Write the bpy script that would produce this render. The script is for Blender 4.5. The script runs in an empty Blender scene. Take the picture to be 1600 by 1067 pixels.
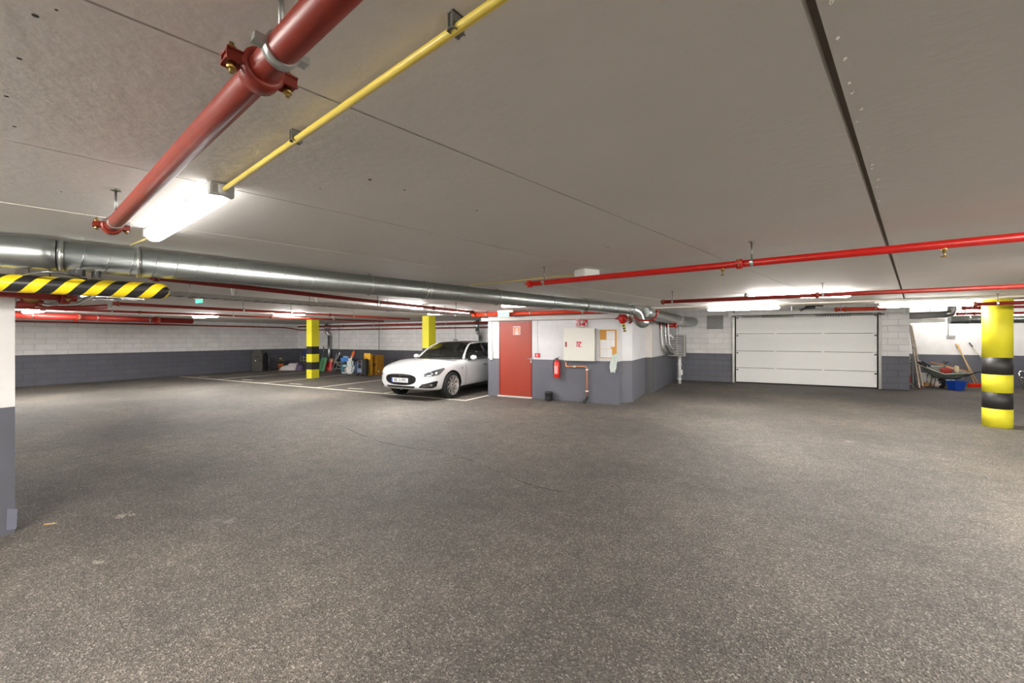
import bpy, bmesh, math, random
from mathutils import Vector, Matrix
from mathutils.bvhtree import BVHTree
random.seed(7)
S = bpy.context.scene
COL = S.collection
PI = math.pi

# ------------------------------------------------------------------ camera
F, HOR, EYE = 640.0, 528.0, 1.57
TH = math.atan2(330, 640)
CT, ST = math.cos(TH), math.sin(TH)
cd = bpy.data.cameras.new('camera'); cam = bpy.data.objects.new('camera', cd); COL.objects.link(cam)
cam.location = (0, 0, EYE); cam.rotation_euler = (PI / 2, 0, TH)
cd.sensor_width = 36; cd.lens = F / 1600 * 36; cd.shift_y = -(533.5 - HOR) / 1600
cd.clip_start = .05; cd.clip_end = 100
S.camera = cam
# ------------------------------------------------------------------ world and exposure
w = bpy.data.worlds.new('world'); S.world = w; w.use_nodes = True
w.node_tree.nodes['Background'].inputs[0].default_value = (.5, .5, .5, 1)
w.node_tree.nodes['Background'].inputs[1].default_value = 0.0
S.view_settings.view_transform = 'Standard'; S.view_settings.look = 'None'
S.view_settings.exposure = 1.78; S.view_settings.gamma = 1
S.cycles.max_bounces = 12; S.cycles.diffuse_bounces = 8; S.cycles.transparent_max_bounces = 12
S.cycles.use_denoising = True
S.cycles.sample_clamp_indirect = 6
LAMP = 95.0          # strength of the tubes
CEIL = 2.28          # low slab ceiling
HIGH = 2.66          # ceiling in front of the garage door

# ------------------------------------------------------------------ finding places
def cam2w(X, Y, z): return Vector((X * CT - Y * ST, X * ST + Y * CT, z))
def atZ(px, py, z=0.0):
    t = (z - EYE) / (HOR - py)
    return cam2w((px - 800) * t, F * t, z)
def onY(px, py, y):
    r = (px - 800) / F
    x = y * (r * CT - ST) / (CT + r * ST)
    Y = -x * ST + y * CT
    return Vector((x, y, EYE + (HOR - py) / F * Y))
def onX(px, py, x):
    r = (px - 800) / F
    y = x * (CT + r * ST) / (r * CT - ST)
    Y = -x * ST + y * CT
    return Vector((x, y, EYE + (HOR - py) / F * Y))
BDIR = Vector((.299, .954, 0)).normalized()      # run of the ceiling slabs
PDIR = Vector((-.954, .299, 0)).normalized()

# ------------------------------------------------------------------ materials
def lin(c):
    r = []
    for v in c[:3]:
        v /= 255
        r.append(v / 12.92 if v <= .04045 else ((v + .055) / 1.055) ** 2.4)
    return (*r, 1)
MATS = {}
def mat(name, rgb, rough=.5, metal=0, var=.06, scale=6, bump=0, bscale=60, coat=0, trans=0, emit=0):
    if name in MATS: return MATS[name]
    m = bpy.data.materials.new(name); m.use_nodes = True; MATS[name] = m
    n = m.node_tree.nodes; l = m.node_tree.links; b = n['Principled BSDF']
    b.inputs['Roughness'].default_value = rough; b.inputs['Metallic'].default_value = metal
    if coat: b.inputs['Coat Weight'].default_value = coat; b.inputs['Coat Roughness'].default_value = .04
    tc = n.new('ShaderNodeTexCoord'); ns = n.new('ShaderNodeTexNoise')
    ns.inputs['Scale'].default_value = scale; ns.inputs['Detail'].default_value = 4
    l.new(tc.outputs['Object'], ns.inputs['Vector'])
    mp = n.new('ShaderNodeMapRange'); mp.inputs['To Min'].default_value = 1 - var; mp.inputs['To Max'].default_value = 1 + var
    mp.inputs['From Min'].default_value = .3; mp.inputs['From Max'].default_value = .7
    l.new(ns.outputs['Fac'], mp.inputs['Value'])
    mx = n.new('ShaderNodeVectorMath'); mx.operation = 'SCALE'; mx.inputs[0].default_value = lin(rgb)[:3]
    l.new(mp.outputs[0], mx.inputs['Scale']); l.new(mx.outputs[0], b.inputs['Base Color'])
    if bump:
        n2 = n.new('ShaderNodeTexNoise'); n2.inputs['Scale'].default_value = bscale; n2.inputs['Detail'].default_value = 3
        l.new(tc.outputs['Object'], n2.inputs['Vector'])
        bp = n.new('ShaderNodeBump'); bp.inputs['Strength'].default_value = bump; bp.inputs['Distance'].default_value = .01
        l.new(n2.outputs['Fac'], bp.inputs['Height']); l.new(bp.outputs[0], b.inputs['Normal'])
    if emit:
        b.inputs['Emission Color'].default_value = lin(rgb); b.inputs['Emission Strength'].default_value = emit
    return m
def glass(name, tint, alpha, rough=.02):
    m = bpy.data.materials.new(name); m.use_nodes = True; MATS[name] = m
    n = m.node_tree.nodes; l = m.node_tree.links; n.remove(n['Principled BSDF']); out = n['Material Output']
    tr = n.new('ShaderNodeBsdfTransparent'); tr.inputs[0].default_value = (*[v * alpha for v in tint], 1)
    gl = n.new('ShaderNodeBsdfGlossy'); gl.inputs['Roughness'].default_value = rough
    fr = n.new('ShaderNodeFresnel'); fr.inputs[0].default_value = 1.5
    mp = n.new('ShaderNodeMath'); mp.operation = 'MULTIPLY_ADD'; mp.inputs[1].default_value = 1.0; mp.inputs[2].default_value = .05
    l.new(fr.outputs[0], mp.inputs[0]); mi = n.new('ShaderNodeMixShader'); l.new(mp.outputs[0], mi.inputs[0])
    l.new(tr.outputs[0], mi.inputs[1]); l.new(gl.outputs[0], mi.inputs[2]); l.new(mi.outputs[0], out.inputs[0])
    return m

WHITEP, GREYP = (236, 234, 233), (96, 97, 106)
def wall_mat(name, axis, block, band=1.02, dark=GREYP, white=WHITEP):
    """two coats of paint meeting at a level line, over block work or smooth concrete"""
    m = bpy.data.materials.new(name); m.use_nodes = True
    n = m.node_tree.nodes; l = m.node_tree.links; b = n['Principled BSDF']; b.inputs['Roughness'].default_value = .55
    g = n.new('ShaderNodeNewGeometry'); sp = n.new('ShaderNodeSeparateXYZ'); l.new(g.outputs['Position'], sp.inputs[0])
    cmpn = n.new('ShaderNodeMath'); cmpn.operation = 'GREATER_THAN'; cmpn.inputs[1].default_value = band
    ns0 = n.new('ShaderNodeTexNoise'); ns0.inputs['Scale'].default_value = 9; l.new(g.outputs['Position'], ns0.inputs['Vector'])
    ad = n.new('ShaderNodeMath'); ad.operation = 'MULTIPLY_ADD'; ad.inputs[1].default_value = .008
    l.new(ns0.outputs['Fac'], ad.inputs[0]); l.new(sp.outputs['Z'], ad.inputs[2]); l.new(ad.outputs[0], cmpn.inputs[0])
    mx = n.new('ShaderNodeMixRGB'); mx.inputs[1].default_value = lin(dark); mx.inputs[2].default_value = lin(white)
    l.new(cmpn.outputs[0], mx.inputs[0])
    ns = n.new('ShaderNodeTexNoise'); ns.inputs['Scale'].default_value = 3; ns.inputs['Detail'].default_value = 8
    l.new(g.outputs['Position'], ns.inputs['Vector'])
    mr = n.new('ShaderNodeMapRange'); mr.inputs['From Min'].default_value = .3; mr.inputs['From Max'].default_value = .7
    mr.inputs['To Min'].default_value = .93; mr.inputs['To Max'].default_value = 1.05
    l.new(ns.outputs['Fac'], mr.inputs['Value'])
    sc = n.new('ShaderNodeVectorMath'); sc.operation = 'SCALE'; l.new(mx.outputs[0], sc.inputs[0]); l.new(mr.outputs[0], sc.inputs['Scale'])
    col = sc.outputs[0]
    bp = n.new('ShaderNodeBump')
    if block:
        cb = n.new('ShaderNodeCombineXYZ'); l.new(sp.outputs[axis], cb.inputs['X']); l.new(sp.outputs['Z'], cb.inputs['Y'])
        br = n.new('ShaderNodeTexBrick'); l.new(cb.outputs[0], br.inputs['Vector'])
        br.inputs['Scale'].default_value = 1; br.inputs['Mortar Size'].default_value = .006; br.inputs['Mortar Smooth'].default_value = .3
        br.inputs['Brick Width'].default_value = .5; br.inputs['Row Height'].default_value = .195; br.offset = .5
        br.inputs['Color1'].default_value = (1, 1, 1, 1); br.inputs['Color2'].default_value = (.93, .93, .93, 1); br.inputs['Mortar'].default_value = (.66, .66, .66, 1)
        m2 = n.new('ShaderNodeMixRGB'); m2.blend_type = 'MULTIPLY'; m2.inputs[0].default_value = 1
        l.new(col, m2.inputs[1]); l.new(br.outputs['Color'], m2.inputs[2]); col = m2.outputs[0]
        inv = n.new('ShaderNodeMath'); inv.operation = 'SUBTRACT'; inv.inputs[0].default_value = 1; l.new(br.outputs['Fac'], inv.inputs[1])
        l.new(inv.outputs[0], bp.inputs['Height']); bp.inputs['Strength'].default_value = .6; bp.inputs['Distance'].default_value = .01
    else:
        n3 = n.new('ShaderNodeTexNoise'); n3.inputs['Scale'].default_value = 40; l.new(g.outputs['Position'], n3.inputs['Vector'])
        l.new(n3.outputs['Fac'], bp.inputs['Height']); bp.inputs['Strength'].default_value = .12; bp.inputs['Distance'].default_value = .01
    l.new(bp.outputs[0], b.inputs['Normal']); l.new(col, b.inputs['Base Color'])
    return m
def asphalt():
    m = bpy.data.materials.new('asphalt'); m.use_nodes = True
    n = m.node_tree.nodes; l = m.node_tree.links; b = n['Principled BSDF']; b.inputs['Roughness'].default_value = .62
    g = n.new('ShaderNodeNewGeometry'); P = g.outputs['Position']
    def noise(s, d=4):
        t = n.new('ShaderNodeTexNoise'); t.inputs['Scale'].default_value = s; t.inputs['Detail'].default_value = d; l.new(P, t.inputs['Vector']); return t
    def ramp(src, *st):
        r = n.new('ShaderNodeValToRGB'); l.new(src, r.inputs[0])
        while len(r.color_ramp.elements) < len(st): r.color_ramp.elements.new(.5)
        for e, (p, c) in zip(r.color_ramp.elements, st): e.position = p; e.color = (*c, 1) if len(c) == 3 else c
        return r
    v = n.new('ShaderNodeTexVoronoi'); v.inputs['Scale'].default_value = 120; l.new(P, v.inputs['Vector'])
    sepc = n.new('ShaderNodeSeparateColor'); l.new(v.outputs['Color'], sepc.inputs[0])
    chips = ramp(sepc.outputs[0], (0, (.052, .047, .040)), (.35, (.112, .100, .087)), (.84, (.160, .144, .127)), (1, (.36, .33, .295)))
    big = ramp(noise(.45, 6).outputs['Fac'], (.32, (.66, .65, .64)), (.5, (.95, .94, .93)), (.70, (1.35, 1.30, 1.22)))
    m1 = n.new('ShaderNodeMixRGB'); m1.blend_type = 'MULTIPLY'; m1.inputs[0].default_value = 1
    l.new(chips.outputs[0], m1.inputs[1]); l.new(big.outputs[0], m1.inputs[2])
    md = ramp(noise(5, 5).outputs['Fac'], (.3, (.82, .82, .82)), (.7, (1.15, 1.15, 1.15)))
    m2 = n.new('ShaderNodeMixRGB'); m2.blend_type = 'MULTIPLY'; m2.inputs[0].default_value = 1
    l.new(m1.outputs[0], m2.inputs[1]); l.new(md.outputs[0], m2.inputs[2])
    # pale scuffs and spilt dust
    sc = ramp(noise(2.2, 9).outputs['Fac'], (.70, (0, 0, 0)), (.78, (1, 1, 1)))
    m3 = n.new('ShaderNodeMixRGB'); m3.inputs[2].default_value = (.42, .40, .37, 1); l.new(m2.outputs[0], m3.inputs[1])
    mm = n.new('ShaderNodeMath'); mm.operation = 'MULTIPLY'; mm.inputs[1].default_value = .5; l.new(sc.outputs[0], mm.inputs[0]); l.new(mm.outputs[0], m3.inputs[0])
    l.new(m3.outputs[0], b.inputs['Base Color'])
    bp = n.new('ShaderNodeBump'); bp.inputs['Strength'].default_value = 1.0; bp.inputs['Distance'].default_value = .008
    l.new(v.outputs['Distance'], bp.inputs['Height']); l.new(bp.outputs[0], b.inputs['Normal'])
    return m

M_white = mat('white_paint', (232, 231, 227), .5, var=.02)
M_ceil = mat('slab_paint', (220, 216, 211), .7, var=.035, scale=1.1, bump=.15, bscale=25)
M_joint = mat('slab_joint', (128, 120, 108), .8)
M_caulk = mat('joint_filler', (215, 210, 200), .7)
M_red = mat('red_pipe_paint', (184, 20, 10), .36, var=.08, scale=20)
M_redd = mat('red_pipe_paint_old', (136, 30, 18), .45, var=.1, scale=20)
M_redbrown = mat('brick_red_pipe_paint', (124, 34, 16), .42, var=.08, scale=20)
M_zinc = mat('galvanised', (196, 199, 196), .32, 1, var=.1, scale=14)
M_duct = mat('spiral_duct_zinc', (176, 182, 180), .33, 1, var=.08, scale=5)
M_steel = mat('dull_steel', (140, 140, 136), .4, 1)
M_dark = mat('dark_metal', (54, 54, 52), .5, .3)
M_brass = mat('brass', (190, 160, 96), .35, 1)
M_copper = mat('copper', (204, 128, 88), .35, 1)
M_yellow = mat('yellow_paint', (216, 207, 42), .62, var=.03, scale=3)
M_black = mat('black_paint', (40, 39, 38), .5)
M_rubber = mat('black_rubber', (26, 26, 27), .75)
M_conduit = mat('ivory_conduit', (214, 200, 140), .4, var=.05)
M_yconduit = mat('yellow_conduit', (206, 184, 78), .4, var=.05)
M_plastic = mat('white_plastic', (236, 236, 232), .35)
M_grey = mat('grey_plastic', (150, 150, 148), .5)
M_tube_unseen = mat('lit_diffuser_unseen', (255, 251, 244), .4, var=0, emit=LAMP)
M_tube2 = mat('lit_diffuser_view', (255, 251, 246), .4, var=0, emit=LAMP * .42)
M_tube3 = mat('lit_diffuser_near', (255, 252, 248), .4, var=0, emit=LAMP * .03)
M_tube4 = mat('lit_diffuser_store', (255, 252, 248), .4, var=0, emit=LAMP * .12)
M_tube5 = mat('lit_diffuser_bays', (255, 252, 248), .4, var=0, emit=LAMP * .9)
TUBE = [M_tube2]
M_cork = mat('cork', (206, 150, 72), .8, var=.15, scale=80)
M_card = mat('cardboard', (206, 152, 40), .8, var=.05)
M_card2 = mat('brown_cardboard', (176, 124, 30), .8, var=.06)
M_wood = mat('pale_wood', (214, 180, 128), .6, var=.1, scale=20)
M_paper = mat('paper', (224, 225, 226), .7, var=.01)
M_line = mat('line_paint', (214, 208, 194), .6, var=.12, scale=14)

# ------------------------------------------------------------------ objects
def roots_loc(o):
    while o is not None and o.parent is not None: o = o.parent
    return o.location.copy() if o is not None else Vector((0, 0, 0))
def tag(o, label=None, cat=None, group=None, kind=None):
    if label: o['label'] = label
    if cat: o['category'] = cat
    if group: o['group'] = group
    if kind: o['kind'] = kind
    return o
def thing(name, label, cat, loc=(0, 0, 0), rotz=0, group=None):
    o = bpy.data.objects.new(name, None); COL.objects.link(o); o.empty_display_size = .1
    o.location = loc; o.rotation_euler = (0, 0, rotz)
    return tag(o, label, cat, group)
def tube_ring(bm, c, d, r, seg, up=None):
    d = d.normalized()
    a = Vector((0, 0, 1)) if abs(d.z) < .95 else Vector((1, 0, 0))
    if up is not None: a = up
    u = d.cross(a).normalized(); v = u.cross(d).normalized()
    return [bm.verts.new(c + (u * math.cos(2 * PI * k / seg) + v * math.sin(2 * PI * k / seg)) * r) for k in range(seg)]
class MB:
    """collects shapes, then links them as ONE mesh object"""
    def __init__(s): s.bm = bmesh.new(); s.smooth = False
    def box(s, a, b, bev=0):
        a = Vector(a); b = Vector(b)
        r = bmesh.ops.create_cube(s.bm, size=1)
        c = (a + b) / 2; d = b - a
        for v in r['verts']: v.co = Vector((v.co.x * d.x, v.co.y * d.y, v.co.z * d.z)) + c
        if bev:
            es = {e for v in r['verts'] for e in v.link_edges}
            bmesh.ops.bevel(s.bm, geom=list(es), offset=bev, segments=2, affect='EDGES', profile=.6)
        return s
    def obox(s, c, ux, uy, uz, sx, sy, sz, bev=0):
        r = bmesh.ops.create_cube(s.bm, size=1); c = Vector(c)
        for v in r['verts']: v.co = c + Vector(ux) * v.co.x * sx + Vector(uy) * v.co.y * sy + Vector(uz) * v.co.z * sz
        if bev:
            es = {e for v in r['verts'] for e in v.link_edges}
            bmesh.ops.bevel(s.bm, geom=list(es), offset=bev, segments=2, affect='EDGES')
        return s
    def bar(s, a, b, wd, ht, bev=0):
        a = Vector(a); b = Vector(b); d = (b - a); L = d.length; d = d / L
        up = Vector((0, 0, 1)) if abs(d.z) < .95 else Vector((0, 1, 0))
        u = d.cross(up).normalized(); v = u.cross(d).normalized()
        return s.obox((a + b) / 2, d, u, v, L, wd, ht, bev)
    def tube(s, pts, r, seg=12, cap=True, closed=False):
        pts = [Vector(p) for p in pts]; rings = []; n = len(pts); up = None
        for i, p in enumerate(pts):
            if closed: d = pts[(i + 1) % n] - pts[i - 1]
            elif i == 0: d = pts[1] - pts[0]
            elif i == n - 1: d = pts[-1] - pts[-2]
            else: d = (pts[i + 1] - p).normalized() + (p - pts[i - 1]).normalized()
            rr = r[i] if isinstance(r, (list, tuple)) else r
            d = d.normalized()
            if up is None:
                a = Vector((0, 0, 1)) if abs(d.z) < .9 else Vector((1, 0, 0))
                up = (a - d * a.dot(d)).normalized()
            else: up = (up - d * up.dot(d)).normalized()
            u = d.cross(up)
            rings.append([s.bm.verts.new(p + (u * math.cos(2 * PI * k / seg) + up * math.sin(2 * PI * k / seg)) * rr) for k in range(seg)])
        m = n if closed else n - 1
        for i in range(m):
            A, B = rings[i], rings[(i + 1) % n]
            for k in range(seg):
                f = s.bm.faces.new((A[k], A[(k + 1) % seg], B[(k + 1) % seg], B[k])); f.smooth = True
        if cap and not closed:
            s.bm.faces.new(rings[0][::-1]); s.bm.faces.new(rings[-1])
        return s
    def cyl(s, a, b, r, seg=20, r2=None):
        return s.tube([a, b], [r, r if r2 is None else r2], seg)
    def lathe(s, prof, c=(0, 0, 0), seg=24, axis='Z', cap=True):
        """prof: (radius, height) pairs"""
        c = Vector(c); rings = []
        for r, z in prof:
            ring = []
            for k in range(seg):
                a = 2 * PI * k / seg; p = (math.cos(a) * r, math.sin(a) * r, z)
                if axis == 'X': p = (p[2], p[0], p[1])
                elif axis == 'Y': p = (p[1], p[2], p[0])
                ring.append(s.bm.verts.new(c + Vector(p)))
            rings.append(ring)
        for A, B in zip(rings, rings[1:]):
            for k in range(seg):
                f = s.bm.faces.new((A[k], A[(k + 1) % seg], B[(k + 1) % seg], B[k])); f.smooth = True
        if cap:
            for R in (rings[0][::-1], rings[-1]): s.bm.faces.new(R)
        return s
    def prism(s, poly, d):
        """poly: 3-D points of a flat outline, pushed along d"""
        a = [s.bm.verts.new(Vector(p)) for p in poly]; b = [s.bm.verts.new(Vector(p) + Vector(d)) for p in poly]; n = len(a)
        s.bm.faces.new(a[::-1]); s.bm.faces.new(b)
        for i in range(n): s.bm.faces.new((a[i], a[(i + 1) % n], b[(i + 1) % n], b[i]))
        return s
    def grid(s, rows, smooth=True, thick=0):
        vs = [[s.bm.verts.new(Vector(p)) for p in r] for r in rows]
        for A, B in zip(vs, vs[1:]):
            for k in range(len(A) - 1):
                f = s.bm.faces.new((A[k], A[k + 1], B[k + 1], B[k])); f.smooth = smooth
        return s
    def ball(s, c, r, sub=2, sq=(1, 1, 1), jit=0):
        q = bmesh.ops.create_icosphere(s.bm, subdivisions=sub, radius=1)
        for v in q['verts']:
            k = 1 + random.uniform(-jit, jit)
            v.co = Vector(c) + Vector((v.co.x * r * sq[0] * k, v.co.y * r * sq[1] * k, v.co.z * r * sq[2] * k))
        for f in {f for v in q['verts'] for f in v.link_faces}: f.smooth = True
        return s
    def build(s, name, m, parent=None, world=True):
        if world and parent is not None:
            off = roots_loc(parent)
            for v in s.bm.verts: v.co -= off
        bmesh.ops.recalc_face_normals(s.bm, faces=s.bm.faces[:])
        me = bpy.data.meshes.new(name); s.bm.to_mesh(me); s.bm.free()
        ms = m if isinstance(m, (list, tuple)) else [m]
        for x in ms: me.materials.append(x)
        o = bpy.data.objects.new(name, me); COL.objects.link(o); o.parent = parent
        return o
def struct(name, mb, m, parent=None):
    o = mb.build(name, m, parent)
    if parent is None: o['kind'] = 'structure'
    return o
def copy_tree(o, parent=None):
    c = o.copy(); COL.objects.link(c); c.parent = parent
    for ch in list(o.children): copy_tree(ch, c)
    return c
def text(name, body, size, m, parent, loc, rx, ry, thick=.0006, sx=1):
    """lettering as a mesh; rx, ry are the directions of reading and of up"""
    cu = bpy.data.curves.new(name, 'FONT'); cu.body = body; cu.size = size; cu.extrude = thick; cu.align_x = 'CENTER'; cu.align_y = 'CENTER'; cu.offset = size * .02
    t = bpy.data.objects.new(name, cu); COL.objects.link(t); bpy.context.view_layer.update()
    me = bpy.data.meshes.new_from_object(t.evaluated_get(bpy.context.evaluated_depsgraph_get()))
    bpy.data.objects.remove(t)
    X = Vector(rx).normalized(); Y = Vector(ry).normalized(); Z = X.cross(Y); off = roots_loc(parent)
    for v in me.vertices: v.co = Vector(loc) - off + X * v.co.x * sx + Y * v.co.y + Z * v.co.z
    me.materials.clear(); me.materials.append(m)
    o = bpy.data.objects.new(name, me); COL.objects.link(o); o.parent = parent
    return o

# ================================================================== THE SETTING
XL, XR, YB, YF = -20.0, 10.0, -6.0, 14.1
YG, YR = 16.5, 18.7
KX0, KX1, KY = -5.74, -2.17, 9.70
struct('floor', MB().box((XL, YB, -.1), (XR, YR, 0)), asphalt())
struct('wall_left', MB().box((XL - .3, YB, 0), (XL, YF, CEIL)), wall_mat('left_wall_paint', 'Y', True))
struct('wall_back', MB().box((XL - .3, YF, 0), (KX1, YF + .3, CEIL)), wall_mat('back_wall_paint', 'X', True, dark=(84, 84, 91)))
struct('wall_behind', MB().box((XL, YB - .3, 0), (XR, YB, CEIL)), wall_mat('behind_wall_paint', 'X', True))
struct('wall_right', MB().box((XR, YB, 0), (XR + .3, YR, HIGH)), wall_mat('right_wall_paint', 'Y', True))
# the stub of wall beside the camera, with a patch of newer paint
o = struct('wall_near', MB().box((-5.4, YB, 0), (-5.08, 1.10, CEIL)), wall_mat('near_wall_paint', 'Y', False))
p = [onX(11, 795, -5.078), onX(27.2, 795, -5.078), onX(25.5, 826, -5.078), onX(10, 828, -5.078)]
MB().prism(p, (.003, 0, 0)).build('paint_patch', mat('patch_paint', (118, 121, 138), .5), o)
# pump room
kp = [(KX0, KY), (KX1, KY), (KX1, 10.02), (-1.98, 10.25), (-1.98, 12.28), (-1.80, 12.28), (-1.55, YG), (KX0, YG)]
struct('wall_room', MB().prism([(x, y, 0) for x, y in kp], (0, 0, HIGH)), wall_mat('room_wall_paint', 'X', False, white=(208, 208, 211)))
a = onX(1009.5, 613, -1.98)
struct('wall_pier', MB().box((-2.0, 12.16, 0), (-1.79, 12.34, HIGH)), wall_mat('pier_paint', 'X', False, dark=(80, 80, 82), white=(196, 190, 186)))
mb = MB().box((KX0 - .12, KY - .17, 2.03), (KX1 + .02, KY, 2.11))
struct('trim_1', mb, mat('concrete_ledge', (196, 194, 190), .6))
# garage wall: left part, right part, part over the door
gw = wall_mat('garage_wall_paint', 'X', True)
GX0, GX1 = .36, 4.27
struct('wall_garage', MB().box((-1.7, YG, 0), (GX0, YG + .3, HIGH)).box((GX1, YG, 0), (5.0, YG + .3, HIGH)).box((GX0, YG, 2.42), (GX1, YG + .3, HIGH)).box((4.75, YG + .3, 0), (5.0, YR, HIGH)), gw)
struct('wall_far', MB().box((4.75, YR, 0), (XR, YR + .3, HIGH)), wall_mat('far_wall_paint', 'X', False))
# ceilings
EDGE = 9.95
def slabs():
    bm = bmesh.new()
    pts = [(XL, YB), (XR, YB), (XR, EDGE), (KX1, EDGE), (KX1, YF), (XL, YF)]
    bm.faces.new([bm.verts.new((x, y, CEIL)) for x, y in pts])
    N = Vector((BDIR.y, -BDIR.x, 0))          # across the slabs
    ref = atZ(1340, 240, CEIL).dot(N)
    s1 = atZ(800, 271, CEIL).dot(N)
    pitch = (ref - s1)
    seams = [(ref + i * pitch) for i in range(-16, 12)]
    for i, u in enumerate(seams):
        g = .011 if i == 16 else .0045
        for e in (u - g, u + g):
            bmesh.ops.bisect_plane(bm, geom=bm.verts[:] + bm.edges[:] + bm.faces[:], plane_co=N * e, plane_no=N)
    dead = []
    for f in bm.faces:
        c = f.calc_center_median().dot(N)
        for i, u in enumerate(seams):
            if abs(c - u) < (.011 if i == 16 else .0045): dead.append(f)
    bmesh.ops.delete(bm, geom=dead, context='FACES')
    r = bmesh.ops.extrude_face_region(bm, geom=bm.faces[:])
    for v in [x for x in r['geom'] if isinstance(x, bmesh.types.BMVert)]: v.co.z += .14
    b = MB(); b.bm.free(); b.bm = bm
    return b, N, seams
b, NDIR, SEAMS = slabs()
ceil_o = struct('ceiling', b, M_ceil)
mb = MB().box((XL, YB, CEIL + .035), (XR, EDGE, CEIL + .04)).box((XL, EDGE, CEIL + .035), (KX1, YF, CEIL + .04))
mb.build('joint_backing', M_joint, ceil_o)
struct('trim_2', MB().box((KX1 + .02, EDGE - .002, CEIL - .03), (XR, EDGE + .55, HIGH + .1)), mat('beam_paint', (200, 194, 184), .6))
struct('ceiling_high', MB().box((KX1 - .3, EDGE + .5, HIGH), (XR + .3, YR + .3, HIGH + .15)), mat('high_ceiling_paint', (196, 190, 176), .7))
# drill holes in the slabs
for px, py, r in ((55, 25, .006), (30, 92, .005), (10, 151, .005), (22, 198, .005), (578, 281, .008), (632, 297, .006), (745, 329, .006), (500, 295, .004), (95, 300, .004), (950, 387, .008), (88, 16, .003), (1483, 455, .012)):
    q = atZ(px, py, CEIL - .001); MB().cyl(q, q + Vector((0, 0, .002)), r, 10).build('drill_hole', M_dark, ceil_o)
# a smear of filler beside the widest joint
mb = MB()
for i in range(46):
    u = SEAMS[16]; s_ = 1.0 + i * .11 + random.uniform(-.04, .04)
    q = NDIR * (u + .022 + random.uniform(0, .02)) + BDIR * s_ + Vector((0, 0, CEIL - .001))
    mb.ball(q, random.uniform(.002, .005), 1, (1, 2.0, .5))
tag(mb.build('filler_crumb', M_caulk, ceil_o), kind='stuff')
mb = MB()
for k, a_, b_ in ((11, 1, 9), (12, .0, 12), (13, -2, 12)):
    q = NDIR * SEAMS[k] + Vector((0, 0, CEIL - .0005))
    mb.bar(q + BDIR * a_, q + BDIR * b_, .008, .003)
tag(mb.build('joint_filler', M_caulk, ceil_o), 'pale filler in the far joints')

# ------------------------------------------------------------------ door_1: red steel door of the pump room
xa, xb = onY(780, 600, KY).x, onY(831.3, 600, KY).x
d1 = bpy.data.objects.new('door_1', None); COL.objects.link(d1); d1.location = ((xa + xb) / 2, KY, 0)
tag(d1, 'brick red steel fire door in the front of the pump room', kind='structure')
M_dred = mat('red_door_paint', (146, 46, 22), .5, var=.05, scale=2)
MB().box((xa, KY - .012, .03), (xa + .06, KY + .01, 2.03)).box((xb - .02, KY - .012, .03), (xb, KY + .01, 2.03)).box((xa + .06, KY - .012, 1.985), (xb - .02, KY + .01, 2.03)).build('door_frame', mat('door_frame_red', (124, 34, 22), .4), d1)
MB().box((xa + .06, KY - .02, .04), (xb - .02, KY + .0, 1.985), .003).build('door_leaf', M_dred, d1)
MB().box((xa - .02, KY - .06, 0), (xb + .02, KY + .0, .035)).build('door_sill', mat('sill_concrete', (196, 190, 186), .7), d1)
q = onY(829, 561, KY - .05)
hn = MB().cyl((q.x, KY - .02, q.z), (q.x, KY - .06, q.z), .009).tube([(q.x, KY - .06, q.z), (q.x - .11, KY - .06, q.z)], .009).box((q.x - .015, KY - .024, q.z - .1), (q.x + .015, KY - .018, q.z + .03)).build('door_handle', M_zinc, d1)
a, b_ = onY(802, 510, KY - .02), onY(813, 523, KY - .02)
sg = MB().box((a.x, KY - .024, b_.z), (b_.x, KY - .0205, a.z)).build('door_sign', mat('orange_sign', (226, 90, 30), .4), d1)
mb = MB(); wd, ht = b_.x - a.x, a.z - b_.z; yy = KY - .026
for bx in ((0, 0, 1, .05), (0, .95, 1, 1), (0, 0, .05, 1), (.95, 0, 1, 1), (.2, .42, .8, .46), (.22, .28, .78, .33), (.26, .18, .74, .23), (.3, .09, .7, .14)):
    mb.box((a.x + wd * bx[0], yy, b_.z + ht * bx[1]), (a.x + wd * bx[2], yy + .002, b_.z + ht * bx[3]))
mb.prism([(a.x + wd * .36, yy, b_.z + ht * .54), (a.x + wd * .64, yy, b_.z + ht * .54), (a.x + wd * .5, yy, b_.z + ht * .84)], (0, .002, 0))
mb.build('sign_symbol', M_paper, sg)

# ------------------------------------------------------------------ door_2: white sectional garage door
d2 = bpy.data.objects.new('door_2', None); COL.objects.link(d2); d2.location = ((GX0 + GX1) / 2, YG, 0)
tag(d2, 'wide white sectional garage door of four ribbed panels', kind='structure')
M_gd = mat('garage_door_white', (236, 236, 234), .45, var=.015, scale=2)
zs = [.03, .53, 1.12, 1.72, 2.34]
for i in range(4):
    mb = MB().box((GX0 + .04, YG - .05, zs[i] + .006), (GX1 - .04, YG - .01, zs[i + 1] - .006), .004)
    for k in range(1, 4):
        z = zs[i] + (zs[i + 1] - zs[i]) * k / 4
        mb.box((GX0 + .1, YG - .052, z - .003), (GX1 - .1, YG - .048, z + .003))
    pn = mb.build('door_panel', M_gd, d2)
    if i < 3:
        for fx in (.31, .645):
            x = GX0 + (GX1 - GX0) * fx; MB().box((x - .035, YG - .06, zs[i + 1] - .03), (x + .035, YG - .048, zs[i + 1] + .03), .003).build('hinge', M_plastic, pn)
    for x in (GX0 + .06, GX1 - .1):
        MB().box((x, YG - .075, zs[i + 1] - .09), (x + .05, YG - .045, zs[i + 1] - .05)).build('roller_bracket', M_dark, pn)
    MB().box((GX1 - .1, YG - .058, zs[i] + .03), (GX1 - .045, YG - .05, zs[i + 1] - .02)).build('end_plate', M_plastic, pn)
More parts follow.
